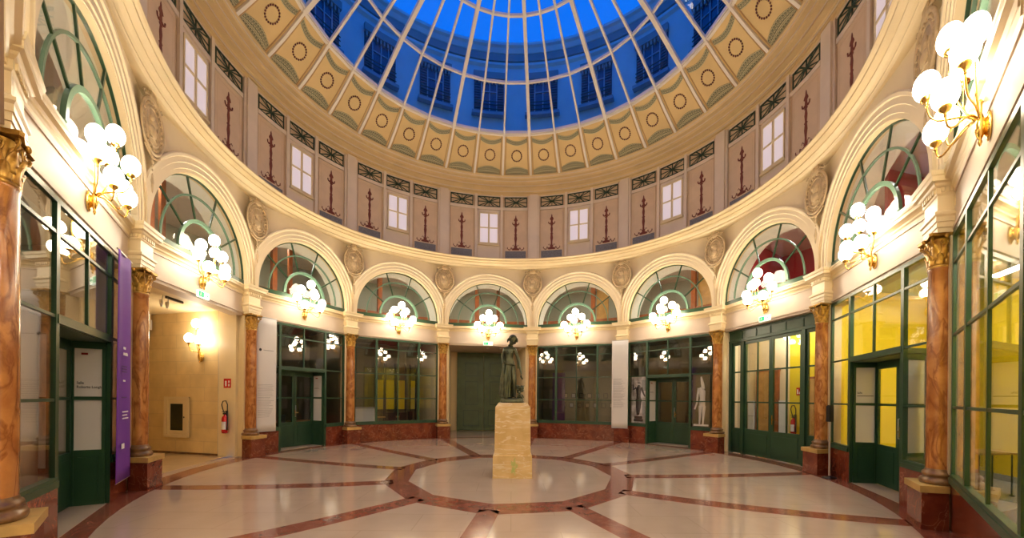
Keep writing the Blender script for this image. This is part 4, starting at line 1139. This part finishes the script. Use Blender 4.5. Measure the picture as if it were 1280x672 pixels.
for k,n,_,_2 in LAMPS:
    if k<0: kk=11
    else: kk=int(k)
    g=flat(k); T=thing('ceiling_lamp',g(0,n,4.0),'rectangular ceiling lamp %s '%({-.62:'near the glass',-2.8:'at the back'}.get(n,'inside'))+SL[kk].replace('over the','of the'),'ceiling light')
    m=M().at(g); m.box(-.6,.6,n-.12,n+.12,4.03,4.095); m.build('lamp_housing',WHITEP,parent=T)
    m=M().at(g); m.box(-.57,.57,n-.1,n+.1,4.015,4.03); m.build('diffuser',LAMPS_ if k>7 else LAMP,parent=T)
# near-left: pale blinds behind the sidelights
g=cyl(.5)
for t in (-1.23,1.23):
    h=flat(.5,RP,0,0,t); T=thing('roller_blind',h(0,-.16,.7),'beige blind behind the sidelight %s the recessed door of the nearest left shopfront'%('left of' if t<0 else 'right of'),'blind')
    m=M().at(h); m.grid(lambda u,v:((u-.5)*.80,-.18+.004*math.sin(u*30),.66+1.77*v),12,4,thick=(0,.004,0)); m.build('blind_cloth',mat('beige_blind_%d'%(t>0),(.52,.40,.27),.7),parent=T)
    m=M().at(h); m.tube([(-.40,-.18,2.45),(.40,-.18,2.45)],.02,ns=8); m.build('blind_roller',WHITEP,parent=T)
# right shop: white panels, blinds, tables
h=flat(8.5,RP,0,0,1.22); T=thing('white_panel',h(0,-.3,.7),'tall white display panel behind the glass right of the yellow-lit doorway','panel')
m=M().at(h); m.box(-.36,.30,-.40,-.37,.72,2.30); m.build('panel_board',WHITEW,parent=T)
m=M().at(h); 
for t in (-.36,.28): m.box(t,t+.02,-.37,-.36,.72,2.30)
m.box(-.36,.30,-.37,-.36,1.5,1.51); m.build('panel_edges',TEXTG,parent=T)
h=flat(8.5,RP,0,0,-1.22); T=thing('white_panel',h(0,-.3,.7),'cream display panel behind the glass left of the yellow-lit doorway','panel')
m=M().at(h); m.box(-.40,.22,-.40,-.37,.72,2.30); m.build('panel_board',PIER,parent=T)
m=M().at(h); m.box(-.40,.22,-.37,-.36,1.5,1.51); m.build('panel_edges',TEXTG,parent=T)
h=flat(9.5)
def table(h,t,n,w,d,label,rot=0):
    q=comp(h,t,n,0,rot); T=thing('trestle_table',q(0,0,0),label,'table')
    m=M().at(q); m.box(-w/2,w/2,-d/2,d/2,.72,.75); m.build('tabletop',OAK,parent=T)
    for sx in (-1,1):
        for sy in (-1,1):
            m=M().at(q); a=sx*(w/2-.08); b=sy*(d/2-.06); m.tube([(a,b,0),(a,b,.72)],.015,ns=6); m.tube([(a-.06,b,.02),(a+.06,b,.02)],.014,ns=6); m.build('leg',BLACKM,parent=T)
table(flat(8.53),.0,-2.05,.6,.8,'light wooden table with black legs in the yellow room at the right edge')
m=M(); m.ring([(-3.56,0),(-3.56,.12),(-3.60,.12),(-3.60,0)],8.05,9.98,6); m.build('baseboard_yellow_room',FACD,kind='structure')
h=flat(8.62); T=thing('door_sign',h(0,-3.56,1.5),'white double light switch plate on the yellow wall seen through the door','switch plate')
m=M().at(flat(8.5)); m.box(-.35,-.15,-3.58,-3.56,1.25,1.35); m.build('plate',WHITEP,parent=T)
m=M().at(flat(8.5)); m.box(-.33,-.26,-3.56,-3.55,1.27,1.33); m.box(-.24,-.17,-3.56,-3.55,1.27,1.33); m.build('rocker',WHITEW,parent=T)
T=thing('wall_notice',flat(8.5)(.1,-3.5,1),'tall white notice sheet on the yellow wall behind the right doorway','notice')
m=M().at(flat(8.5)); m.box(.10,.55,-3.58,-3.56,.85,2.3); m.build('sheet',WHITEP,parent=T)
m=M().at(flat(8.5))
for i in range(6): m.box(.16,.45,-3.56,-3.555,2.0-.08*i,2.02-.08*i)
m.build('printed_lines',TEXTG,parent=T)
# hall behind the french doors
h=flat(7.5)
m=M().at(h); m.box(-2.15,-.35,-1.40,-1.27,0,4.1,seg=4); m.build('wall_french_hall_cream',PIER,kind='structure')
m=M().at(h); m.box(-.35,2.15,-1.40,-1.27,0,4.1,seg=4); m.build('wall_french_hall_yellow',YELLOW,kind='structure')
T=thing('wooden_door',h(-1.3,-1.2,0),'orange-brown wooden door standing behind the green french doors','door')
m=M().at(h); m.box(-1.54,-1.10,-1.255,-1.215,0,2.5); m.build('door_leaf',OAK,parent=T)
m=M().at(h); m.box(-1.10,-1.02,-1.265,-1.20,0,2.58); m.box(-1.62,-1.54,-1.265,-1.20,0,2.58); m.box(-1.62,-1.02,-1.265,-1.20,2.5,2.58); m.build('door_frame',WOOD,parent=T)
m=M().at(h); m.tube([(-1.16,-1.215,1.05),(-1.16,-1.16,1.05),(-1.24,-1.16,1.05)],.012,ns=6); m.build('door_handle',BRASS,parent=T)
T=thing('white_panel',h(-1.85,-1.15,0),'low white partition behind the left leaf of the green french doors','panel')
m=M().at(h); m.box(-1.92,-1.66,-1.20,-1.15,0,1.58); m.build('panel_board',WHITEW,parent=T)
m=M().at(h); m.box(-1.92,-1.66,-1.15,-1.14,1.08,1.10); m.build('panel_edges',TEXTG,parent=T)
T=thing('white_panel',h(-.5,-1.15,0),'low white partition behind the right leaf of the green french doors','panel')
m=M().at(h); m.box(-.66,-.38,-1.22,-1.17,0,1.6); m.build('panel_board',WHITEW,parent=T)
T=thing('wooden_post',h(-.78,-1.2,0),'dark brown wooden post behind the right leaf of the green french doors','post')
m=M().at(h); m.box(-.92,-.70,-1.25,-1.17,0,2.5); m.build('post_shaft',WOOD,parent=T)
m=M().at(h); m.box(-.95,-.67,-1.26,-1.15,2.5,2.58); m.build('post_cap',WOOD,parent=T)
hh=lambda a,b,c: h(-.12+a,-1.27+b,c)
extinguisher(hh,'red fire extinguisher seen through the right leaf of the green french doors')
T=thing('fire_sign',h(-.05,-1.2,1.8),'small red fire sign seen through the green french doors above the extinguisher','sign')
m=M().at(h); m.box(-.10,.06,-1.268,-1.26,1.75,1.97); m.build('board',REDP,parent=T)
m=M().at(h); m.box(-.07,-.03,-1.26,-1.257,1.79,1.92); m.box(.0,.03,-1.26,-1.257,1.79,1.85); m.build('pictogram',TEXTW,parent=T)
T=thing('orange_notice_board',h(.4,-1.2,1),'orange wooden board with dark frame behind the right sidelight of the french doors','board')
m=M().at(h); m.box(.35,.95,-1.265,-1.24,.4,2.2); m.build('board_face',OAK,parent=T)
m=M().at(h); m.box(.30,1.0,-1.262,-1.235,2.2,2.26); m.box(.30,.35,-1.262,-1.235,.35,2.2); m.box(.95,1.0,-1.262,-1.235,.35,2.2); m.build('board_frame',WOOD,parent=T)
# centre-left shop: yellow glazed screen, desk, chairs
h=flat(3.5)
for i,(a,b) in enumerate(((.29,.62),(.76,1.16),(1.32,1.70),(2.02,2.24))):
    o=thing('yellow_panel',h((a+b)/2,-3.7,1),'%s bright yellow panel deep inside the shop window left of the green door'%('leftmost','second','third','rightmost')[i],'wall panel','yellow panels in the shop left of the green door')
    m=M().at(h); m.box(a,b,-3.72,-3.68,1.0,2.4); m.build('panel_board',YELLOW,parent=o)
    m=M().at(h); m.box(a-.06,a-.005,-3.74,-3.66,.0,3.2); m.build('left_post',BLACKM,parent=o)
    m=M().at(h); m.box(b+.005,b+.06,-3.74,-3.66,0,3.2); m.build('right_post',BLACKM,parent=o)
T=thing('reception_desk',h(-1.0,-1.8,0),'low white reception desk inside the shop window left of the green door','desk')
m=M().at(h); m.box(-1.55,-.35,-2.1,-1.5,.12,1.12); m.build('desk_body',WHITEW,parent=T)
m=M().at(h); m.box(-1.6,-.3,-2.15,-1.45,1.12,1.16); m.build('desk_top',FACD,parent=T)
m=M().at(h); m.box(-1.5,-.4,-2.05,-1.55,0,.12); m.build('plinth',BLACKM,parent=T)
def chair(h,t,n,rot,label,group=None):
    q=comp(h,t,n,0,rot); T=thing('office_chair',q(0,0,0),label,'chair',group)
    m=M().at(q); m.box(-.22,.22,-.22,.22,.44,.50); m.build('seat',BLACK,parent=T)
    m=M().at(q); m.box(-.21,.21,-.25,-.21,.55,.95); m.build('backrest',BLACK,parent=T)
    for sx in (-1,1):
        for sy in (-1,1):
            m=M().at(q); m.tube([(sx*.19,sy*.19,.45),(sx*.22,sy*.23,0)],.012,ns=6); m.build('leg',CHROME,parent=T)
        m=M().at(q); m.tube([(sx*.2,-.23,.45),(sx*.2,-.235,.6)],.012,ns=5); m.build('back_post',CHROME,parent=T)
chair(h,.15,-1.2,.4,'leftmost black office chair in the shop window left of the green door')
chair(h,.85,-1.1,-.5,'black office chair in the middle of the shop window left of the green door')
chair(h,1.35,-2.6,2.4,'black office chair farther back in the shop window left of the green door')
table(h,.35,-2.0,1.1,.6,'wooden table behind the black chairs in the shop window left of the green door')
h=flat(2.5); chair(h,.1,-1.3,.3,'black office chair behind the glazed double doors left of the statue')
table(h,.9,-1.2,.9,.6,'wooden table behind the right sidelight of the glazed double doors')
T=thing('cream_curtain',h(.05,-1.8,0),'narrow cream curtain panel behind the glazed double doors','curtain')
m=M().at(h); m.grid(lambda u,v:((u-.5)*.45+.05,-1.9+.03*math.sin(u*25),.9+1.7*v),16,3,thick=(0,.004,0)); m.build('curtain_cloth',WHITEP,parent=T)
m=M().at(h); m.tube([(-.22,-1.9,2.62),(.32,-1.9,2.62)],.012,ns=6); m.build('curtain_rod',BLACKM,parent=T)
# centre-right shop: framed pictures, display boards
h=flat(5.5)
T=thing('purple_panel',h(-1.0,-2.0,0),'tall purple display panel inside the shop window right of the statue','panel')
m=M().at(h); m.box(-1.42,-.85,-1.55,-1.50,.5,2.75); m.build('panel_board',mat('dim_purple_panel',(.08,.03,.12),.6),parent=T)
m=M().at(h); m.box(-1.40,-1.36,-1.56,-1.49,0,.5); m.box(-.92,-.88,-1.56,-1.49,0,.5); m.build('panel_feet',BLACKM,parent=T)
for row,(z,n_) in enumerate(((1.15,8),(1.62,7))):
    for i in range(n_):
        t=-1.35+i*.40+.1*row
        T=thing('picture_frame',h(t,-3.40,z),'small dark framed picture hung inside the shop right of the statue','picture frame','rows of framed pictures in the shop right of the statue')
        m=M().at(h); m.box(t-.11,t+.11,-3.44,-3.40,z,z+.24); m.build('frame',BLACKM,parent=T)
        m=M().at(h); m.box(t-.08,t+.08,-3.40,-3.395,z+.03,z+.21); m.build('print',(BEIGEW,FACD,DARKW)[i%3],parent=T)
# ================================================================== STANCHION
a_=flat(8.15,6.78); T=thing('barrier_post',a_(0,0,0),'steel barrier post with black head and round black foot right of the french doors','barrier post')
m=M().at(a_); m.lathe([(0,0.004),(.15,.004),(.15,.015),(.05,.035),(.03,.05),(0,.05)],ns=24); m.build('foot',BLACK,parent=T)
m=M().at(a_); m.lathe([(.026,.04),(.026,1.18)],ns=16); m.build('pole',CHROME,parent=T)
m=M().at(a_); m.box(-.055,.055,-.055,.055,1.17,1.50); m.box(-.035,.035,-.035,.035,1.50,1.515); m.build('head_box',BLACK,parent=T)
# ================================================================== STATUE ON ITS PEDESTAL
PX,PY=0.02,7.36
T=thing('stone_pedestal',(PX,PY,0),'square yellow limestone pedestal under the bronze statue, green stain on its lower block','pedestal')
m=M()
def frus(m,x,w0,w1,z0,z1):
    m.add([(x-w0,PY-w0,z0),(x+w0,PY-w0,z0),(x+w0,PY+w0,z0),(x-w0,PY+w0,z0),(x-w1,PY-w1,z1),(x+w1,PY-w1,z1),(x+w1,PY+w1,z1),(x-w1,PY+w1,z1)],[(0,3,2,1),(4,5,6,7),(0,1,5,4),(1,2,6,5),(2,3,7,6),(3,0,4,7)])
frus(m,PX,.395,.39,0,.445); frus(m,PX,.39,.375,.445,.46); m.build('lower_block',PEDM,parent=T)
m=M(); frus(m,PX,.362,.352,.46,1.42); frus(m,PX,.352,.29,1.42,1.505); m.build('upper_block',PEDM,parent=T)
m=M()
random.seed(5); st=[]
for i in range(26):
    a=2*PI*i/26; q=1+.35*math.sin(5*a+1)+random.uniform(-.15,.15); st.append((PX+.03+.055*q*math.cos(a), .23+.15*q*math.sin(a)))
m.prism(st,PY-.3975,PY-.393)
m.build('green_stain',mat('green_algae_stain',(.42,.50,.14),.7,noise_=(18,.3,(.62,.50,.20))),parent=T)
SX,SY,SZ=PX-.02,PY,1.505
T=thing('bronze_statue',(SX,SY,SZ),'dark bronze statue of a draped woman with bowed head on the stone pedestal','statue')
def sv(x,y,z): return (SX+x,SY-y,SZ+z)
def skin(name,verts,edges,rad,matr,parent,sub=2):
    me=bpy.data.meshes.new(name); org=Vector(parent['_o'])
    me.from_pydata([tuple(Vector(sv(*v))-org) for v in verts],edges,[]); me.materials.append(matr)
    o=bpy.data.objects.new(name,me); C.objects.link(o); o.parent=parent
    sk=o.modifiers.new('skin','SKIN'); sk.use_smooth_shade=True
    if not me.skin_vertices: me.attributes
    bpy.context.view_layer.update()
    for i,r in enumerate(rad):
        r=r if isinstance(r,tuple) else (r,r); me.skin_vertices[0].data[i].radius=r
    me.skin_vertices[0].data[0].use_root=True
    ss=o.modifiers.new('sub','SUBSURF'); ss.levels=sub; ss.render_levels=sub
    return o
def mkskin(name,verts,edges,rad,matr,parent,sub=2):
    # build with a bmesh skin layer so no operators are needed
    bm=bmesh.new(); lay=bm.verts.layers.skin.new() if hasattr(bm.verts.layers,'skin') else None
    org=Vector(parent['_o']); vs=[]
    for i,v in enumerate(verts):
        b=bm.verts.new(Vector(sv(*v))-org); r=rad[i]; r=r if isinstance(r,tuple) else (r,r)
        b[lay].radius=r; b[lay].use_root=(i==0); vs.append(b)
    for a,b in edges: bm.edges.new((vs[a],vs[b]))
    me=bpy.data.meshes.new(name); bm.to_mesh(me); bm.free(); me.materials.append(matr)
    o=bpy.data.objects.new(name,me); C.objects.link(o); o.parent=parent; o['_o']=tuple(org)
    sk=o.modifiers.new('skin','SKIN'); sk.use_smooth_shade=True
    ss=o.modifiers.new('sub','SUBSURF'); ss.levels=sub; ss.render_levels=sub
    # bake
    bpy.context.view_layer.update()
    me2=bpy.data.meshes.new_from_object(o.evaluated_get(bpy.context.evaluated_depsgraph_get()))
    o.modifiers.clear(); o.data=me2
    if not me2.materials: me2.materials.append(matr)
    return o
V=[(-.055,.0,.80),(-.058,.01,.90),(-.065,.02,1.02),(-.06,.01,1.11),(-.045,.02,1.175),(-.025,.03,1.215),   # 0-5 pelvis..neck
   (-.155,.0,1.125),(-.205,-.03,.98),(-.19,.06,.80),                                                      # 6-8 L arm
   (.045,.02,1.12),(.125,.06,.92),(.165,.10,.72),(.185,.12,.585),                                            # 9-12 R arm
   (-.11,.02,.74),(-.13,.10,.46),(-.155,.05,.13),(-.165,.12,.105),                                           # 13-16 L leg
   (.0,.0,.74),(.045,.05,.45),(.05,-.01,.13),(.075,.08,.105)]
Ed=[(0,1),(1,2),(2,3),(3,4),(4,5),(3,6),(6,7),(7,8),(3,9),(9,10),(10,11),(11,12),(0,13),(13,14),(14,15),(15,16),(0,17),(17,18),(18,19),(19,20)]
Rd=[(.095,.075),(.075,.06),(.095,.07),(.085,.06),(.04,.04),(.036,.036),(.042,.042),(.034,.034),(.024,.024),(.042,.042),(.032,.032),(.024,.024),(.018,.018),(.078,.078),(.055,.055),(.032,.03),(.024,.018),(.078,.078),(.052,.052),(.032,.03),(.024,.018)]
body=mkskin('body',V,Ed,Rd,BRONZE,T,2)
# head: skull, jaw, nose, brow, lips, ears, tilted down to the right
def hf(a,b,c):
    v=Vector((a,b,c)); v=Matrix.Rotation(math.radians(22),3,'Y')@v; v=Matrix.Rotation(math.radians(14),3,'Z')@(Matrix.Rotation(math.radians(26),3,'X')@v)
    return Vector((SX-.002+v.x, SY-.045+v.y, SZ+1.295+v.z))
m=M().at(hf)
m.sphere((0,0,.015),.078,18,12,(.88,1.05,1.05)); m.sphere((0,-.025,-.045),.052,14,9,(.95,1,1.05)); m.sphere((0,-.045,-.085),.022,8,6,(1.1,1,.9))
m.prism([(0,.0),(.011,-.035),(-.011,-.035)],-.095,-.07); m.sphere((0,-.092,-.030),.011,8,6)
m.sphere((0,-.072,-.058),.016,8,5,(1.3,.7,.4)); m.sphere((0,-.068,.008),.05,10,5,(1.0,.4,.22))
for s_ in (-1,1):
    m.sphere((s_*.027,-.073,-.012),.012,8,5,(1.3,.6,.7)); m.sphere((s_*.072,.0,-.015),.02,8,6,(.4,.8,1.2))
m.build('head',BRONZE,parent=T)
m=M().at(hf)
m.sphere((0,.025,.035),.092,18,12,(1.0,1.05,.95)); m.sphere((.0,.10,.01),.042,10,8)
for i in range(14):
    a=PI*(i/13)-0; m.sphere((.082*math.cos(a),-.045+.02*math.sin(a),.035+.055*math.sin(a)),.022,7,5)
for s_ in (-1,1): m.tube([(s_*.075,.0,.03),(s_*.088,.03,-.03),(s_*.06,.06,-.08)],[.02,.022,.012],ns=6)
m.build('hair',BRONZE,parent=T)
# hands
def hand(p,d,side,name='hand'):
    V=[];Ed=[];Rd=[]
    d=Vector(d).normalized(); s_=Vector(side).normalized(); p=Vector(p); up=d.cross(s_)
    V.append(p); V.append(p+d*.035); Ed.append((0,1)); Rd += [(.018,.012),(.026,.012)]
    for i,(o_,l) in enumerate(((-.017,.045),(-.006,.052),(.006,.050),(.017,.040))):
        a=p+d*.05+s_*o_; b=a+d*l*.5+up*.006; c_=b+d*l*.45+up*.018
        n=len(V); V += [a,b,c_]; Ed += [(1,n),(n,n+1),(n+1,n+2)]; Rd += [.0075,.0068,.0055]
    n=len(V); a=p+d*.02-s_*.022; b=a+d*.02-s_*.018+up*.006; c_=b+d*.022-s_*.006+up*.01; V += [a,b,c_]; Ed += [(0,n),(n,n+1),(n+1,n+2)]; Rd += [.009,.008,.006]
    mkskin(name,[tuple(v) for v in V],Ed,Rd,BRONZE,T,1)
hand((.187,.12,.58),(.12,.1,-1),(.6,.8,0)); hand((-.188,.065,.79),(.35,.5,-.8),(.3,.9,0))
# breasts and drapery
m=M().at(lambda a,b,c: Vector(sv(a,b,c)))
for s_ in (-1,1): m.sphere((-.06+s_*.042,.065,1.04),.036,10,7,(1,.8,1))
m.build('bust',BRONZE,parent=T)
m=M().at(lambda a,b,c: Vector(sv(a,b,c)))
def skirt(u,v):
    th=1.25+(5.95-1.25)*u; z=.80-.70*v; cx=-.06-.05*v; 
    rx=.115+.035*v+.03*math.sin(PI*v); ry=.10+.035*v
    fold=1+(.03+.13*v)*math.sin(th*7+2.2*v)+.05*v*math.sin(th*13+1)
    cut=0.0; z+=.03*math.sin(PI*u)
    return (cx+rx*math.cos(th)*fold*(1-cut), ry*math.sin(th)*fold, z+.03*math.sin(th*2+1)*v)
m.grid(skirt,72,18,thick=(.004,0,0)); 
m.tube([(-.165,.05,.84),(-.10,.10,.80),(-.02,.10,.79),(.04,.05,.78),(.03,-.07,.79),(-.1,-.09,.82),(-.165,-.04,.84),(-.165,.05,.84)],[.022,.026,.024,.022,.02,.02,.02,.022],ns=7)
m.tube([(-.17,.08,.80),(-.185,.09,.6),(-.19,.06,.35),(-.20,.05,.12)],[.03,.035,.045,.055],ns=8)
m.tube([(-.10,.12,.78),(-.12,.14,.5),(-.14,.13,.3),(-.13,.12,.12)],[.015,.022,.03,.034],ns=8)
m.tube([(-.03,.10,.79),(-.04,.10,.6),(-.05,.11,.35),(-.06,.11,.12)],[.015,.018,.02,.03],ns=8)
m.tube([(-.165,-.03,1.16),(-.175,-.07,1.05),(-.18,-.07,.92)],[.03,.035,.03],ns=8)
m.tube([(.05,.0,1.13),(.10,-.02,1.0),(.13,-.01,.85),(.13,0,.72)],[.022,.028,.03,.02],ns=8)
m.build('drapery',BRONZE,parent=T)
m=M().at(lambda a,b,c: Vector(sv(a,b,c)))
random.seed(11)
m.lathe([(0,0.004),(.25,.004),(.25,.03),(.235,.045),(.24,.06),(.225,.085),(.10,.10),(0,.10)],ns=28,sy=.86)
m.build('plinth',BRONZE,parent=T)
m=M().at(lambda a,b,c: Vector(sv(a,b,c)))
for i in range(16): m.sphere((.15+random.uniform(-.045,.06),random.uniform(-.06,.06),.10+random.uniform(0,.24)),random.uniform(.022,.045),7,5)
for i in range(9):
    a=random.uniform(-1,1.2); z=random.uniform(.25,.36); m.tube([(.15,0,.2),(.17+.03*a,.02,z),(.19+.06*a,.03,z+.02)],[.014,.011,.005],ns=5)
m.tube([(.10,.05,.12),(.16,.08,.18),(.22,.06,.16),(.24,.0,.11)],.013,ns=6)
m.build('rock_and_plants',BRONZE,parent=T)
for o in bpy.data.objects:
    if '_o' in o: del o['_o']
